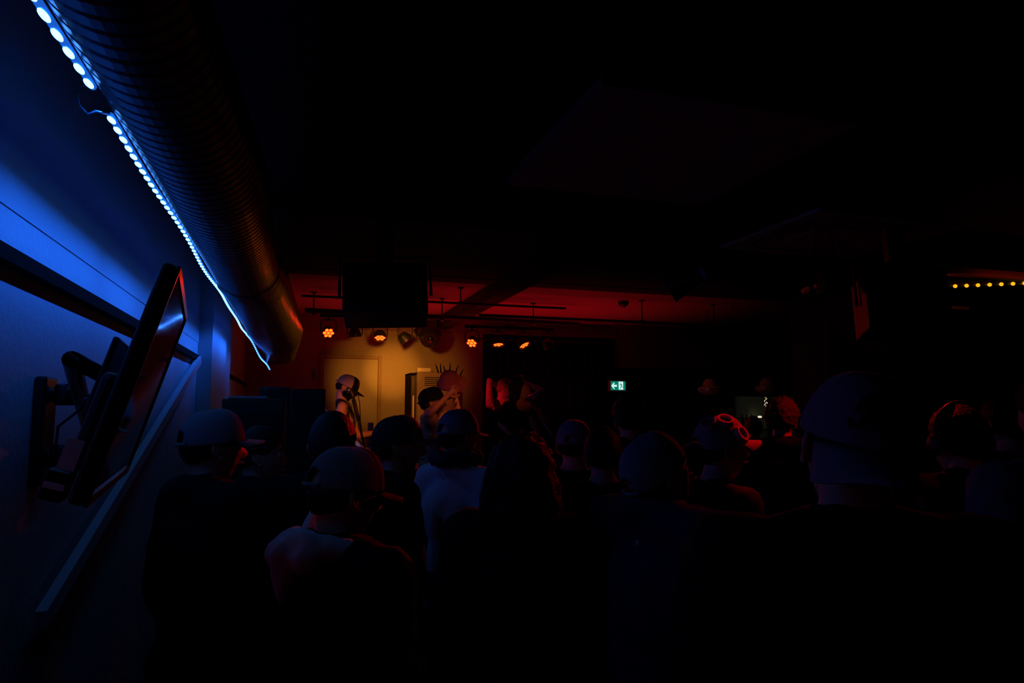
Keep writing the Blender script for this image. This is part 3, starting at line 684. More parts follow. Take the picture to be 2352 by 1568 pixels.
# ------------------------------------------------------------------ people
def remesh(mb, voxel, smooth_it=4, wob=0, wsc=14, name='m', mats=None, parent=None, extra=None, cuts=None):
    me = bpy.data.meshes.new(name); me.from_pydata(mb.v, [], mb.f); me.update()
    o = bpy.data.objects.new('tmp', me); COL.objects.link(o)
    r = o.modifiers.new('r', 'REMESH'); r.mode = 'VOXEL'; r.voxel_size = voxel
    sm = o.modifiers.new('s', 'SMOOTH'); sm.factor = .5; sm.iterations = smooth_it
    dg = bpy.context.evaluated_depsgraph_get(); dg.update()
    me2 = bpy.data.meshes.new_from_object(o.evaluated_get(dg)); me2.name = name
    bpy.data.objects.remove(o); bpy.data.meshes.remove(me)
    if wob:
        n = len(me2.vertices); co = np.empty(n*3); me2.vertices.foreach_get('co', co); co = co.reshape(-1, 3)
        no = np.empty(n*3); me2.vertices.foreach_get('normal', no); no = no.reshape(-1, 3)
        ph = random.uniform(0, 50)
        d = np.array([noise.noise(Vector((c[0]*wsc+ph, c[1]*wsc, c[2]*wsc*.45)))+.5*noise.noise(Vector((c[0]*wsc*2.3, c[1]*wsc*2.3+ph, c[2]*wsc))) for c in co])
        co += no*(d*wob)[:, None]; me2.vertices.foreach_set('co', co.ravel())
    if cuts:
        bm = bmesh.new(); bm.from_mesh(me2)
        bmesh.ops.delete(bm, geom=[v for v in bm.verts if any(((v.co-Vector(c)).length < r) for c, r in cuts)], context='VERTS')
        bm.to_mesh(me2); bm.free()
    if extra is not None:
        bm = bmesh.new(); bm.from_mesh(me2)
        t = bpy.data.meshes.new('t'); t.from_pydata(extra.v, [], extra.f); bm2 = bmesh.new(); bm2.from_mesh(t); bmesh.ops.recalc_face_normals(bm2, faces=bm2.faces); bm2.to_mesh(t); bm2.free()
        bm.from_mesh(t); bm.to_mesh(me2); bm.free(); bpy.data.meshes.remove(t)
    me2.polygons.foreach_set('use_smooth', [True]*len(me2.polygons)); me2.update()
    ob = bpy.data.objects.new(name, me2); COL.objects.link(ob)
    me2.materials.clear()
    for m in (mats or []): me2.materials.append(m)
    if parent: ob.parent = parent
    return ob

def head_r(d):
    """distance of the head surface from its centre, in direction d (unit); face is +Y"""
    x, y, z = d
    a, b, c = .076, .097, .118
    if z < 0: a = .076-.020*min(1, -z)**1.2; 
    if y < 0 and z < 0: b = .097-.030*(-z)
    r = 1/math.sqrt((x/a)**2+(y/b)**2+(z/c)**2)
    px, pz = x*r, z*r
    if y > 0:
        k = min(1, y*1.6)
        g = lambda cx, cz, sx, sz: math.exp(-((px-cx)/sx)**2-((pz-cz)/sz)**2)
        e = .026*g(0, -.026, .013, .015)+.014*g(0, -.006, .010, .022)+.005*g(0, .036, .040, .010)
        e -= .010*(g(-.032, .012, .016, .011)+g(.032, .012, .016, .011))
        e += .007*g(0, -.058, .024, .006)+.006*g(0, -.068, .020, .005)-.004*g(0, -.063, .024, .003)-.004*g(0, -.078, .03, .006)
        e += .010*g(0, -.098, .024, .016)+.004*(g(-.045, -.015, .016, .016)+g(.045, -.015, .016, .016))
        r += e*k
    return r
def head_mesh(R, c, n=56, m=44):
    mb = MB(); vs = []; fs = []
    for i in range(m+1):
        el = -PI/2+PI*i/m
        for k in range(n):
            az = 2*PI*k/n
            d = (math.cos(el)*math.sin(az), math.cos(el)*math.cos(az), math.sin(el)); r = head_r(d)
            vs.append(c+R @ (Vector(d)*r))
    for i in range(m):
        for k in range(n): fs.append((i*n+k, i*n+(k+1) % n, (i+1)*n+(k+1) % n, (i+1)*n+k))
    mb.add(vs, fs)
    for s in (-1, 1):   # ears: rim, lobe and inner shell
        pts = [Vector((s*(.072+.012*math.sin(t*PI)), -.012-.020*math.sin(t*PI*1.05)+.004*t, .030-.062*t)) for t in np.linspace(0, 1, 8)]
        pts = [Vector((s*.074, .004, .024))]+pts
        mb.tube([c+R @ p for p in pts], [.005, .006, .006, .006, .006, .006, .006, .007, .006], n=7)
        mb.ell(c+R @ Vector((s*.077, -.012, -.002)), (.006, .015, .024), R @ Matrix.Rotation(s*.35, 3, 'Z'), n=12, m=8)
        mb.ell(c+R @ Vector((s*.076, -.002, -.030)), (.006, .008, .010), R, n=10, m=6)
    return mb
def sstep(a, b, x): t = max(0, min(1, (x-a)/(b-a))); return t*t*(3-2*t)
def hair_mesh(R, c, thick, curl, style='short', n=64, m=44, hat=False):
    mb = MB(); vs = []; fs = []; ph = random.uniform(0, 99)
    for i in range(m+1):
        el = -PI/2+PI*i/m
        for k in range(n):
            az = 2*PI*k/n; a = az if az < PI else 2*PI-az     # 0 front, pi back
            d = Vector((math.cos(el)*math.sin(az), math.cos(el)*math.cos(az), math.sin(el))); r = head_r(d)
            th = np.interp(a, [0, .55, 1.0, 1.3, 1.75, 2.1, PI], [.62, .58, .35, .12, .20, -.45, -.62])
            if style == 'beard': k_ = sstep(0, .25, (-.22-el))*sstep(1.9, 1.5, a)*(0 if (a < .35 and el > -.40) else 1)
            else: k_ = sstep(-.06, .22, el-th)
            nz = noise.noise(d*(7 if curl > .01 else 11)+Vector((ph, 0, 0)))*curl+noise.noise(d*26+Vector((ph, 0, 0)))*curl*.5
            if hat: f_ = sstep(.34, .05, el); nz *= f_; tk = thick*f_-.004*(1-f_)
            else: tk = thick
            rr = r*.95*(1-k_)+k_*(r+tk*(1.0 if style == 'beard' else (.75+.5*max(0, math.sin(el))))+nz)
            vs.append(c+R @ (d*rr))
    for i in range(m):
        for k in range(n): fs.append((i*n+k, i*n+(k+1) % n, (i+1)*n+(k+1) % n, (i+1)*n+k))
    return mb.add(vs, fs)
def cap_parts(R, c, mf, mbk, parent, backwards=False, tilt=0, letter=None, patch=None, curve=.5, blen=.075, disc=None):
    T = R @ Matrix.Rotation(math.radians(tilt), 3, 'X')
    if backwards: T = T @ Matrix.Rotation(PI, 3, 'Z')
    o = c+T @ Vector((0, 0, .020))
    n, m = 84, 26; A, B, H = .091, .112, .114
    def cp(az, t, inf=0):      # t 0 rim, 1 top
        e = t*PI/2
        seam = .0022*max(0, 1-abs(((az/(PI/3)) % 1)-.0)*14)+.0022*max(0, 1-abs(((az/(PI/3)) % 1)-1.0)*14)
        q = math.cos(e)**.80
        front = max(0, math.cos(az))
        x = (A+inf)*q*math.sin(az); y = (B+inf)*q*math.cos(az); z = (H+inf)*math.sin(e)**(1.0)+.010*front*math.sin(2*e)-seam
        return o+T @ Vector((x, y, z))
    mb = MB(); vs = []; fs = []; mi = []
    for i in range(m+1):
        for k in range(n): vs.append(cp(2*PI*k/n+1e-4, i/m*.995))
    for i in range(m):
        for k in range(n):
            az = (2*PI*(k+.5)/n); d = abs(az-PI)
            if d < .42 and i/m < .30*math.sqrt(max(0, 1-(d/.42)**2)): continue     # opening above the strap
            fs.append((i*n+k, i*n+(k+1) % n, (i+1)*n+(k+1) % n, (i+1)*n+k)); mi.append(0 if (az < PI/3 or az > 5*PI/3) else 1)
    me = bpy.data.meshes.new('cap'); me.from_pydata([tuple(v) for v in vs], [], fs); me.materials.append(mf); me.materials.append(mbk)
    me.polygons.foreach_set('material_index', mi); me.polygons.foreach_set('use_smooth', [True]*len(mi)); me.update()
    crown = bpy.data.objects.new('cap', me); COL.objects.link(crown); crown.parent = parent
    so = crown.modifiers.new('s', 'SOLIDIFY'); so.thickness = .0025; so.offset = 1
    # bill
    vs = []; fs = []; nu, nv = 20, 6
    for i in range(nu+1):
        az = (-1.05+2.1*i/nu)
        for j in range(nv+1):
            t = j/nv
            L = blen*math.sqrt(max(0, 1-(az/1.12)**2))
            p = Vector((A*math.sin(az)*(1+.02*t), B*math.cos(az)+L*t, .002-.35*L*t*.6-curve*.030*(abs(az)/1.05)**2*(.3+t)))
            vs.append(o+T @ p)
    for i in range(nu):
        for j in range(nv): fs.append((i*(nv+1)+j, (i+1)*(nv+1)+j, (i+1)*(nv+1)+j+1, i*(nv+1)+j+1))
    MB().add(vs, fs).obj('bill', mf, crown, smooth=True, solid=.004)
    MB().ell(cp(0, 1), (.008, .008, .005), T, n=10, m=6).obj('cap_button', mf, crown, smooth=True)
    MB().tube([cp(PI-.45+.9*i/10, .04, .002) for i in range(11)], .006, n=6).obj('strap', mbk, crown, smooth=True)
    if letter:
        for st in letter: 
            MB().tube([cp(az, t, .003) for az, t in st[0]], st[1], n=8).obj('lettering', M['cb'], crown, smooth=True)
    if patch:
        vs = []; fs = []
        for i in range(9):
            for j in range(7): vs.append(cp(-.33+.66*i/8, .22+.42*j/6, .003))
        for i in range(8):
            for j in range(6): fs.append((i*7+j, (i+1)*7+j, (i+1)*7+j+1, i*7+j+1))
        MB().add(vs, fs).obj('patch', patch, crown, smooth=True, solid=.002)
    if disc:
        for az, t in disc:
            q = cp(az, t, .004); nq = (q-o).normalized(); Q = nq.to_track_quat('Z', 'Y').to_matrix()
            d_ = MB().lathe([(0, .004), (.020, .004), (.022, .0)], q, rot=Q, n=20).obj('round_lens', M['cr'], crown, smooth=True)
            MB().lathe([(.022, -.004), (.022, .014), (.030, .014), (.034, -.004)], q, rot=Q, n=24).obj('lens_ring', M['capm'], crown, smooth=False)
    return crown, cp
def hand(mb, w, d, s=1.0, curl=.5, side=1, palm=None):
    """palm and five fingers starting at wrist w along d"""
    w = Vector(w); d = Vector(d).normalized()
    pn = Vector(palm) if palm else Vector((side, 0, 0)); pn = (pn-d*pn.dot(d)); pn = pn.normalized() if pn.length > .01 else d.orthogonal().normalized()
    u = d.cross(pn).normalized()      # across the knuckles
    kn = w+d*.088*s
    for k, (o_, L, r) in enumerate(((.030, .066, .0078), (.010, .076, .0082), (-.010, .070, .0080), (-.028, .055, .0070))):
        a = kn+u*o_*s-d*.012*s
        d1 = (d-pn*curl*.35).normalized(); d2 = (d-pn*curl*1.1).normalized(); d3 = (d-pn*curl*1.9).normalized()
        b = a+d1*L*.50*s; c = b+d2*L*.36*s; e = c+d3*L*.26*s
        mb.cap(a, b, r*1.05*s, r*s, n=7, m=2).cap(b, c, r*s, r*.93*s, n=7, m=2).cap(c, e, r*.93*s, r*.8*s, n=7, m=2)
    t0 = w+d*.025*s+u*.030*s
    t1 = t0+(d*.6+u*.8).normalized()*.036*s; t2 = t1+(d*.85+u*.35-pn*.4*curl).normalized()*.030*s; t3 = t2+(d*.9-pn*.6*curl).normalized()*.024*s
    mb.cap(t0, t1, .012*s, .010*s, n=7, m=2).cap(t1, t2, .010*s, .009*s, n=7, m=2).cap(t2, t3, .009*s, .0075*s, n=7, m=2)

FRONT = Vector((0, 0, 0))
def person(label, px, py, depth, yaw=0, floor=0.0, hp=0, hy=0, hr=0, skin='skin', hair=('hair', .012, .004), cap=None, top=('tee', 'cb'), trousers='denim',
           arms=(None, None), build=1.0, shoulder=0.0, face=False, longhair=None, beard=None, glasses=None, hood=None, lean=(0, 0), group=None, curl=(.5, .5), bald=False, headphones=None, palms=(None, None), scarf=None, scoop=0):
    hc_w = PD(px, py, depth)
    s = (hc_w.z-floor)/1.632
    Rz = Matrix.Rotation(-math.radians(yaw), 3, 'Z')
    hl = Vector((lean[0], .015+lean[1], 1.632))*s
    base = hc_w-Rz @ hl; base.z = floor
    root = empty('person', base, label, 'person', group, rz=-math.radians(yaw))
    sx = s*build
    def P(x, y, z):     # body point with build and lean
        k = max(0, (z-.95)/.68); return Vector((x*sx+lean[0]*s*k, y*s+lean[1]*s*k, z*s))
    hc = hl
    RH = Matrix.Rotation(-math.radians(hy), 3, 'Z') @ Matrix.Rotation(math.radians(hp), 3, 'X') @ Matrix.Rotation(math.radians(hr), 3, 'Y')
    hs = max(.93, min(1.04, s))
    sk = M[skin]
    SH = 1.452+shoulder
    # arms
    A = []
    for i, sd in enumerate((-1, 1)):
        a = arms[i] or ((.235, -.03, 1.14), (.245, .07, .90))
        sh = P(sd*.178, 0, SH-.01)
        if arms[i] is None: e = P(sd*a[0][0], a[0][1], a[0][2]); w = P(sd*a[1][0], a[1][1], a[1][2])
        elif isinstance(arms[i], dict): e = Rz.transposed() @ (arms[i]['e']-base); w = Rz.transposed() @ (arms[i]['w']-base)
        else: e = P(*a[0]); w = P(*a[1])
        A.append((sh, e, w, sd))
    body = MB()
    body.ell(P(0, 0, 1.28), (.155*sx, .10*s, .20*s)).ell(P(0, .01, 1.10), (.135*sx, .095*s, .17*s)).ell(P(0, -.01, .96), (.155*sx, .11*s, .13*s))
    body.cap(P(-.14, 0, SH), P(.14, 0, SH), .052*s, .052*s)
    nb_ = hc+RH @ Vector((0, -.022, -.055))
    body.cap(P(0, -.02, 1.40+shoulder*.5), nb_, .060*s, .054*s)
    for sd in (-1, 1): body.cap(P(sd*.12, -.01, SH), P(0, -.025, SH+.07), .045*s, .045*s)
    for sh, e, w, sd in A:
        body.cap(sh, e, .050*s, .038*s).cap(e, w, .038*s, .026*s)
        dv = (w-e).normalized(); pm = palms[0 if sd < 0 else 1]
        pn = Vector(pm) if pm else Vector((sd, 0, 0)); pn = pn-dv*pn.dot(dv); pn = pn.normalized() if pn.length > .01 else dv.orthogonal().normalized()
        u = dv.cross(pn); Q = Matrix((u, pn, dv)).transposed()
        body.ell(w+dv*.05*s, (.040*s, .016*s, .052*s), Q, n=12, m=8)
    for sd in (-1, 1):
        body.cap(P(sd*.085, 0, .92), P(sd*.10, .015, .50), .080*s, .052*s).cap(P(sd*.10, .015, .50), P(sd*.105, -.02, .09), .050*s, .034*s)
        body.cap(P(sd*.105, -.03, .05), P(sd*.12, .12, .035), .036*s, .028*s)
    hm = head_mesh(RH*hs, hc)
    for i, (sh, e, w, sd) in enumerate(A): hand(hm, w, (w-e), s, curl[i], sd, palms[i])
    remesh(body, .016, 4, name='body', mats=[sk], parent=root, extra=hm)
    def H(x, y, z): return hc+RH @ (Vector((x, y, z))*hs)
    if face:
        for sd in (-1, 1):
            ey_ = MB().ell(H(sd*.032, .0775, .012), (.0125*hs,)*3, n=14, m=10).obj('eye', M['eyew'], root, smooth=True)
            MB().ell(H(sd*.0325, .0885, .012), (.0055, .0028, .0055), RH, n=12, m=6).obj('iris', M['iris'], ey_, smooth=True)
            MB().tube([H(sd*.016, .097, .034), H(sd*.034, .094, .040), H(sd*.050, .082, .034)], [.0022, .0032, .0015], n=6).obj('eyebrow', M[hair[0]] if hair else M['hair'], root, smooth=True)
        MB().tube([H(-.020, .095, -.061), H(-.008, .104, -.058), H(0, .106, -.060), H(.008, .104, -.058), H(.020, .095, -.061)], [.002, .0045, .0045, .0045, .002], n=8).obj('lips', M['lips'], root, smooth=True)
    if hair and not bald:
        hair_mesh(RH*hs, hc, hair[1], hair[2], hat=bool(cap)).obj('hair', M[hair[0]], root, smooth=True)
    if beard:
        hair_mesh(RH*hs, hc, .012, .004, 'beard').obj('beard', M[beard], root, smooth=True)
    if longhair:
        mb = MB(); L, wd = longhair[1], longhair[2]
        for k in range(7):
            t = (k-3)/3
            mb.cap(H(t*.055, -.045-.02*(1-abs(t)), .04), H(t*(.07+wd), -.055-.02*(1-abs(t)), -.10), .045+wd*.3, .045+wd*.45)
            mb.cap(H(t*(.07+wd), -.055-.02*(1-abs(t)), -.10), H(t*(.075+wd*1.2), -.06, -.10-L), .045+wd*.4, .022)
        mb.ell(H(0, -.045, .03), (.086+wd, .088+wd*.6, .104+wd*.8), RH)
        remesh(mb, .011, 2, wob=.014, wsc=26, name='hair', mats=[M[longhair[0]]], parent=root)
    if glasses:
        g = MB()
        for sd in (-1, 1):
            g.tube([H(sd*(.032+.021*math.cos(a)), .103, .010+.017*math.sin(a)) for a in np.linspace(0, 2*PI, 17)], .0018, n=6)
            g.tube([H(sd*.053, .100, .014), H(sd*.074, .06, .016), H(sd*.082, -.01, .012)], .0018, n=6)
        g.tube([H(-.011, .105, .014), H(0, .110, .016), H(.011, .105, .014)], .0018, n=6)
        g.obj('glasses', M['blackgloss'] if glasses == 1 else M['chrome'], root, smooth=True)
    # clothing
    kind, cm = top; cmt = M[cm]
    inf = {'tee': .014, 'jacket': .034, 'hoodie': .028, 'shirt': .024, 'tank': .010}[kind]
    sh_ = MB()
    cuts = [(P(0, .085, SH+.055), (.075 if not scoop else scoop)*s), (P(0, .0, SH+.085), .075*s)] if kind in ('tank', 'tee') else None
    if kind == 'tank': cuts += [(P(sd*.225, -.0, SH-.03), .100*s) for sd in (-1, 1)]
    if True:
        sh_.ell(P(0, 0, 1.28), (.165*sx+inf*s, .105*s+inf*s, .20*s)).ell(P(0, .01, 1.08), (.148*sx+inf*s, .105*s+inf*s, .20*s)).ell(P(0, -.005, .92), (.165*sx+inf*s, .118*s+inf*s, .13*s))
        sh_.cap(P(-.145, 0, SH-.005), P(.145, 0, SH-.005), .055*s+inf*.8, .055*s+inf*.8)
        for sd in (-1, 1): sh_.cap(P(sd*.13, -.01, SH), P(sd*.05, -.025, SH+.035), .050*s+inf*.7, .046*s+inf*.6).cap(P(sd*.05, -.03, SH+.035), P(0, -.03, SH+.04), .046*s+inf*.6, .046*s+inf*.6)
        for sh, e, w, sd in A:
            if kind == 'tank': continue
            if kind == 'tee': sh_.cap(sh, sh.lerp(e, .62), .055*s+inf, .052*s+inf)
            else: sh_.cap(sh, e, .056*s+inf, .044*s+inf).cap(e, e.lerp(w, .93), .044*s+inf, .032*s+inf*.8)
        if kind in ('jacket', 'shirt'):
            for k in range(10):
                a = PI*.15+k*PI*1.7/9+PI*.5; b_ = a+PI*1.7/9
                if k < 9: sh_.cap(P(.080*math.cos(a), -.01+.080*math.sin(a), SH+.055), P(.080*math.cos(b_), -.01+.080*math.sin(b_), SH+.055), .024*s, .024*s, n=8, m=2)
    clothes = remesh(sh_, .014, 4 if kind != 'tank' else 3, wob=.010 if kind != 'tank' else .004, name={'tee': 't_shirt', 'jacket': 'jacket', 'hoodie': 'hooded_top', 'shirt': 'shirt', 'tank': 'tank_top'}[kind], mats=[cmt], parent=root, cuts=cuts)
    if hood or kind == 'hoodie':
        hm_ = M[hood or cm]; h_ = MB(); N_ = 18
        f = lambda t: P(.098*math.cos(t), -.030+.085*math.sin(t), SH+.055-.020*math.sin(t))
        g = lambda t: (.022+.016*(.5-.5*math.sin(t)))*s
        for k in range(N_):
            a = 2*PI*k/N_; b_ = 2*PI*(k+1)/N_
            h_.cap(f(a), f(b_), g(a), g(b_), n=10, m=2)
        h_.cap(P(-.06, -.13, SH+.045), P(.06, -.13, SH+.045), .040*s, .040*s).cap(P(0, -.14, SH+.04), P(0, -.155, SH-.05), .050*s, .022*s)
        if hood: h_.cap(P(-.13, -.02, SH+.05), P(-.155, .03, SH+.15), .026*s, .008*s)
        remesh(h_, .010, 3, wob=.008, wsc=22, name='hood', mats=[hm_], parent=clothes)
    if scarf:
        h_ = MB()
        for k in range(12):
            a = 2*PI*k/12; b_ = 2*PI*(k+1)/12
            f = lambda t: P(.095*math.cos(t), .0+.085*math.sin(t), SH+.085)
            h_.cap(f(a), f(b_), .040*s, .040*s, n=10, m=2)
        remesh(h_, .012, 2, wob=.018, wsc=30, name='scarf', mats=[M[scarf]], parent=root)
    tr_ = MB().ell(P(0, -.01, .95), (.158*sx+.012, .115*s+.012, .12*s))
    for sd in (-1, 1):
        tr_.cap(P(sd*.085, 0, .92), P(sd*.10, .015, .50), .092*s, .070*s).cap(P(sd*.10, .015, .50), P(sd*.105, -.02, .10), .068*s, .056*s)
    remesh(tr_, .018, 3, wob=.008, name='trousers', mats=[M[trousers]], parent=root)
    for sd in (-1, 1):
        q = P(sd*.11, .04, 0); q.z = .045*s+.0
        MB().cap(P(sd*.105, -.05, .045), P(sd*.12, .14, .038), .042*s, .036*s).mm(P(sd*.107, -.09, .0)+Vector((-.042, 0, 0)), P(sd*.113, .17, .018)+Vector((.042, 0, 0))).obj('shoe', M['shoe'], root, smooth=False)
    if cap: cap_parts(RH*hs, hc, M[cap.get('f', 'cb')], M[cap.get('b', cap.get('f', 'cb'))], root, cap.get('back', False), cap.get('tilt', 0), cap.get('letter'), cap.get('patch'), cap.get('curve', .5), cap.get('blen', .075), cap.get('disc'))
    if headphones:
        MB().tube([H(.098*math.cos(a), -.01, .02+.125*math.sin(a)) for a in np.linspace(0, PI, 15)], .009, n=8).obj('headband', M['plast'], root, smooth=True)
        for sd in (-1, 1): MB().ell(H(sd*.098, -.01, .0), (.020, .034, .040), RH).obj('ear_cup', M['plast'], root, smooth=True)
    root['_s'] = s
    return root, H, P


# --- performers on the stage
ARM_PLAY = (((-.28, .12, 1.16)), (-.30, .36, 1.22))
person('guitarist in a mesh-backed cap and printed black tank top on stage', 795, 891, 6.2, yaw=101, floor=STAGE, hp=-22, hair=('hair', .014, .004), cap=dict(f='cb', b='capm', patch=M['cr'], tilt=-4, curve=.9, blen=.085),
       top=('tank', 'tank'), arms=(((-.27, .10, 1.16), (-.30, .34, 1.20)), ((.27, -.06, 1.15), (.10, .22, 1.04))), face=True, beard='hair', skin='skin')
gx, _H, _P = person('person on stage in a black cap and tan shirt with both arms raised', 992, 926, 5.3, yaw=92, floor=STAGE, hp=8, cap=dict(f='cb', b='cb', tilt=6, blen=.07),
       top=('tee', 'ct'), trousers='cb', arms=({'e': PD(1052, 948, 5.45), 'w': PD(1044, 903, 5.4)}, {'e': PD(984, 952, 5.0), 'w': PD(1029, 908, 5.1)}), face=True, glasses=1, curl=(.8, .8))
person('bright red lit person with hands behind the head, behind the woman in black', 1158, 893, 7.9, yaw=186, floor=STAGE, hp=-6, hy=-86, hair=('hairg', .010, .004), top=('tank', 'cb'),
       arms=({'e': PD(1248, 898, 7.9), 'w': PD(1204, 878, 8.05)}, {'e': PD(1124, 874, 7.8), 'w': PD(1146, 889, 7.98)}), face=True, glasses=1, trousers='cb', palms=((0, 1, 0), (0, 1, 0)))
person('woman with a dark bob and a black scoop-neck top holding a bass guitar', 1196, 894, 7.0, yaw=155, floor=STAGE, hp=-8, hy=-52, hair=None, longhair=('hair', .035, .004), top=('tee', 'cb'), scoop=.115,
       arms=({'e': PD(1222, 968, 6.85), 'w': PD(1240, 1006, 6.65)}, {'e': PD(1150, 975, 6.95), 'w': PD(1188, 1010, 6.7)}), face=True, trousers='cb', skin='skin')

# --- the crowd
person('man in a grey cap with blue lit brim by the sloping wall board', 487, 1030, 2.3, yaw=62, hp=3, cap=dict(f='cg', tilt=2), top=('jacket', 'cb'), face=True, build=1.05, glasses=1)
person('dark-haired person in profile with a dim red face, between the left wall and the stage', 598, 1050, 2.9, yaw=88, hair=('hair', .020, .006), top=('jacket', 'cb'), face=True, skin='skin')
person('person in front in a trucker cap and dark jacket with a pale hood', 790, 1140, 1.72, yaw=62, hp=-4, cap=dict(f='cd', b='capw', tilt=-3, curve=.8), top=('jacket', 'cb'), hood='cw', build=1.12, headphones=False)
person('person in a round black beanie right below the guitarist', 764, 1027, 2.5, yaw=15, hair=('hair', .016, .002), top=('jacket', 'cb'), glasses=2, hp=-3)
person('person in a dark cap, its front coloured for the red light, left of the white t-shirt', 914, 1027, 2.8, yaw=90, hp=4, hair=('hair', .022, .012), cap=dict(f='cr', b='cd', tilt=3, blen=.08), top=('hoodie', 'cb'), face=True)  # red light on the cap front painted as red cloth
person('person in a pale cap, dark patterned scarf and white t-shirt', 1052, 1005, 3.15, yaw=58, cap=dict(f='capw', tilt=2), top=('tee', 'cw'), scarf='cn', hair=('hair', .014, .006), build=1.0, face=True)
person('person with a large mass of dark curly hair in the middle of the crowd', 1202, 1100, 2.12, yaw=30, hair=('hair', .03, .02), longhair=('hair', .10, .016), top=('jacket', 'cb'), build=1.05)
person('person seen from behind in a cap with red light down its right side', 1318, 1026, 3.25, yaw=27, cap=dict(f='capw', b='capw', tilt=2), hair=('hair', .010, .003), top=('tee', 'cb'))
person('person with head tipped back in a pale cap and navy flannel shirt', 1512, 1098, 1.92, yaw=82, hp=34, cap=dict(f='capw', tilt=0, curve=.9, blen=.07), hair=('hair', .020, .008), top=('shirt', 'cn'), shoulder=.05, build=1.20,
       arms=(((-.30, .05, 1.20), (-.12, .26, 1.10)), None), face=True)
person('person in a red lit novelty cap with round lenses and a pointed brim', 1656, 1034, 2.6, yaw=94, hp=6, cap=dict(f='capw', b='capw', tilt=4, curve=1.1, blen=.065, disc=((1.50, .60), (1.12, .20), (2.4, .60))), hair=('hair', .014, .004), top=('tee', 'cb'), face=True)
person('curly-haired person near the bar, ear and cheek lit red', 1797, 968, 4.2, yaw=50, hair=('hairb', .028, .016), top=('jacket', 'cb'), face=True)
LET = [([(PI+.52, .26), (PI+.47, .36), (PI+.36, .42), (PI+.15, .40), (PI-.12, .36)], [.003, .004, .005, .0045, .002]),
       ([(PI+.25, .40), (PI+.30, .28), (PI+.42, .16), (PI+.58, .14), (PI+.62, .20)], [.004, .005, .0045, .003, .0025]),
       ([(PI+.20, .27), (PI+.16, .17), (PI+.08, .16), (PI+.06, .24), (PI+.0, .17), (PI-.06, .17), (PI-.03, .33), (PI-.09, .18), (PI-.16, .17), (PI-.14, .26), (PI-.22, .18), (PI-.32, .20)], .0028)]
LET = [([((az-PI)*.85 % (2*PI), t) for az, t in a], r) for a, r in LET]
person('large man in a backwards pale cap with dark script lettering, nearest on the right', 1962, 1036, 1.16, yaw=28, hp=-2, hr=13, cap=dict(f='capw', b='capw', back=True, tilt=10, letter=LET, curve=1.6, blen=.12), hair=('hair', .008, .002), top=('jacket', 'cb'), build=1.15)
person('dark-haired person wearing headphones with a bright red rim light on top', 2203, 1020, 2.35, yaw=12, hair=('hair', .018, .008), top=('jacket', 'cb'), headphones=True)
person('dark-haired person at the right edge with a thin red arc over the head', 2308, 982, 3.0, yaw=14, hair=('hair', .016, .004), top=('tee', 'cb'))
person('person in a pale blue shirt cut off by the right edge', 2425, 960, 1.95, yaw=20, hair=('hair', .016, .004), top=('shirt', 'cg'))
person('dark person standing below the green exit sign', 1447, 966, 3.7, yaw=18, hair=('hair', .026, .006), top=('jacket', 'cb'), build=1.1)
person('distant dark head in front of the bar shelves', 1731, 986, 6.6, yaw=30, hair=('hair', .018, .004), top=('tee', 'cb'))
person('dark person between the red lit cap and the person below the exit sign', 1385, 1050, 2.9, yaw=24, hair=('hair', .018, .006), top=('tee', 'cb'))

# spiky hat held up
hc_ = PD(1032, 870, 5.25)
hat = empty('novelty_hat', hc_, 'pink felt hat with dark upright spines held up by the person in tan', 'hat')
Rh = Matrix.Rotation(math.radians(-22), 3, 'Y') @ Matrix.Rotation(math.radians(35), 3, 'X')
MB().lathe([(0, .062), (.042, .058), (.066, .035), (.07, .0), (.088, -.012), (.105, -.035), (.10, -.038), (.084, -.016), (.064, -.006), (.060, .030), (0, .054)], n=36, rot=Rh).obj('felt_crown', M['straw'], hat, smooth=True)
for k, (px, py, qx, qy) in enumerate(((1007, 850, 999, 834), (1013, 850, 1011, 833), (1022, 848, 1018, 838), (1033, 847, 1035, 832), (1046, 851, 1054, 838), (1057, 856, 1066, 846))):
    MB().tube([PD(px, py+6, 5.25)-hc_, PD((px+qx)/2, (py+qy)/2+1, 5.24)-hc_, PD(qx, qy, 5.22)-hc_], [.006, .0045, .001], n=6).obj('spine', M['spike'], hat, smooth=True)
f_ = [(1058, 872), (1070, 866), (1074, 876), (1070, 892), (1060, 901), (1048, 898), (1046, 886)]
fp = [PD(x, y, 5.2)-hc_ for x, y in f_]
MB().add(fp+[p+Vector((.0, .012, 0)) for p in fp], [tuple(range(7)), tuple(range(13, 6, -1))]+[(i, i+7, (i+1) % 7+7, (i+1) % 7) for i in range(7)]).obj('side_flap', M['straw'], hat)

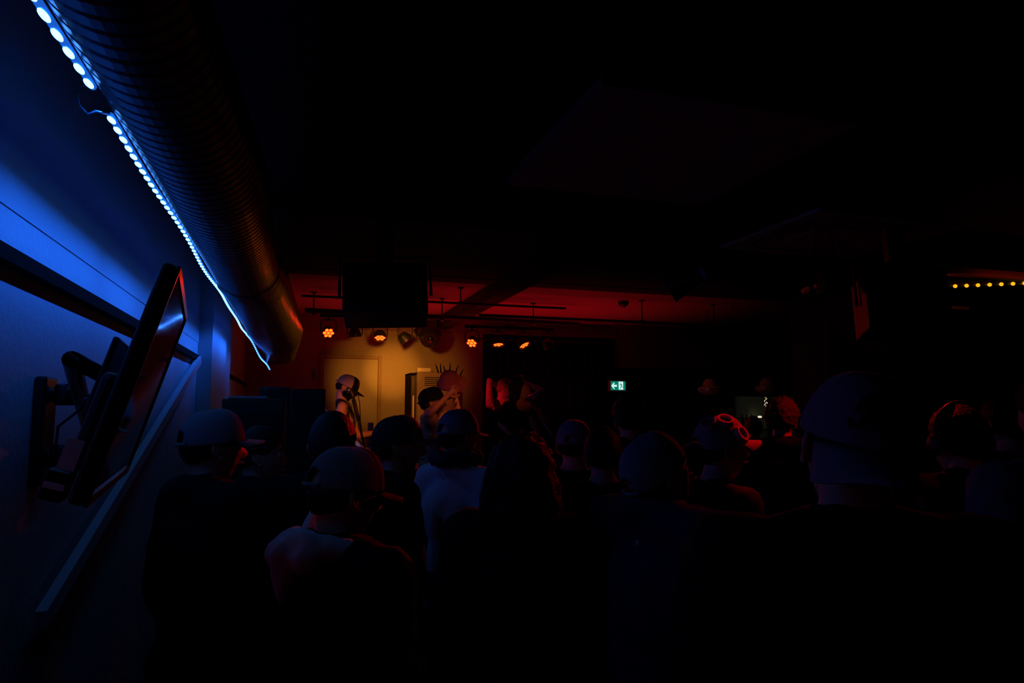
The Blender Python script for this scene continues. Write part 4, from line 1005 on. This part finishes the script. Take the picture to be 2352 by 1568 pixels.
# guitars
def guitar(origin, neck, face, body_m, label, name, scale=1.0, nl=.62):
    d = (Vector(neck)-Vector(origin)).normalized(); n = Vector(face); n = (n-d*n.dot(d)).normalized(); u = d.cross(n)
    r = empty(name, origin, label, 'guitar'); k = scale
    pl_ = [(-.20, -.06), (-.19, -.13), (-.10, -.165), (0, -.15), (.07, -.115), (.12, -.13), (.20, -.155), (.25, -.13), (.22, -.075), (.17, -.04), (.17, .04), (.22, .07), (.29, .12), (.27, .155), (.18, .15), (.10, .115), (.02, .12), (-.08, .155), (-.17, .13), (-.20, .06)]
    MB().prism([(a*k, b*k) for a, b in pl_], -n*.02, d, u, n*.042).obj('guitar_body', body_m, r, bevel=.008)
    pg = [(-.06, -.10), (.05, -.10), (.13, -.10), (.19, -.06), (.16, .04), (.02, .05), (-.05, .0)]
    MB().prism([(a*k, b*k) for a, b in pg], n*.023, d, u, n*.002).obj('pickguard', M['cb'], r)
    R3 = Matrix((d, u, n)).transposed()
    MB().box(d*(.15+nl/2)*k+n*.026, (nl*k, .048*k, .020), R3).obj('neck', M['maple'], r, bevel=.004)
    MB().box(d*(.15+nl/2)*k+n*.038, (nl*k, .045*k, .005), R3).obj('fingerboard', M['rose'], r)
    h0 = d*(.15+nl)*k+n*.028
    MB().prism([(0, -.024), (.03, -.035), (.17, -.03), (.18, 0), (.16, .03), (.03, .028), (0, .024)], h0-n*.008, d*k, u*k, n*.014).obj('headstock', M['maple'], r, bevel=.003)
    for i in range(4):
        c = h0+d*(.04+.035*i)*k+u*.036*k
        MB().cap(c-u*.01, c+u*.012, .004, .004, n=6).ell(c+u*.02, (.007, .007, .004), R3, n=8, m=5).obj('tuning_peg', M['chrome'], r, smooth=True)
    for i in range(4):
        MB().tube([-d*.10*k+u*(.012*(i-1.5))*k+n*.04, h0+u*(.010*(i-1.5))*k+n*.015], .0009, n=4).obj('string', M['chrome'], r)
    for x in (-.02, .06): MB().box(d*x*k+n*.030, (.03*k, .075*k, .014), R3).obj('pickup', M['plast'], r, bevel=.002)
    MB().box(-d*.10*k+n*.030, (.03, .07, .012), R3).obj('bridge', M['chrome'], r)
    return r
o_ = PD(830, 1030, 5.95)
guitar(o_, o_+Vector((-.30, .75, .32)), (.75, -.62, .25), M['cream'], 'cream electric guitar worn by the man in the tank top', 'electric_guitar')
a_ = PD(1231, 946, 6.75); b_ = PD(1290, 1040, 6.3)
guitar(b_, a_, (.35, -1, .25), M['cd'], 'dark bass guitar held by the woman in black, headstock up', 'bass_guitar', 1.0, nl=max(.2, (a_-b_).length-.26))

# microphone stand at the guitarist
mr_ = PD(806, 899, 6.0); ft = PD(838, 1030, 6.05); ft2 = Vector((ft.x+.06, ft.y, STAGE))
ms = empty('microphone_stand', Vector((ft2.x, ft2.y, STAGE)), 'black microphone stand leaning up to the mouth of the guitarist', 'microphone stand'); o_ = ms.location.copy()
MB().tube([ft-o_, PD(812, 915, 6.0)-o_], .011, n=10).obj('boom', M['black'], ms, smooth=True)
MB().tube([Vector((0, 0, .03)), ft-o_], .014, n=10).obj('pole', M['black'], ms, smooth=True)
MB().tube([PD(812, 917, 6)-o_, PD(819, 948, 6)-o_, PD(824, 965, 6.02)-o_], .018, n=10).obj('boom_grip', M['black'], ms, smooth=True)
MB().cap(PD(812, 912, 6)-o_, mr_-o_, .014, .018).obj('microphone', M['plast'], ms, smooth=True)
MB().ell(mr_-o_+Vector((-.02, 0, .012)), (.025, .025, .027)).obj('grille_ball', M['steel'], ms, smooth=True)
MB().lathe([(0, .03), (.03, .03), (.14, .012), (.145, 0), (0, 0)], n=28).obj('round_base', M['black'], ms, smooth=True)
MB().tube([PD(813, 912, 5.98)-o_, PD(822, 905, 5.98)-o_, PD(826, 925, 5.98)-o_, PD(828, 965, 5.98)-o_, PD(831, 990, 6.0)-o_, ft-o_], .004, n=6).obj('cable', M['black'], ms, smooth=True)
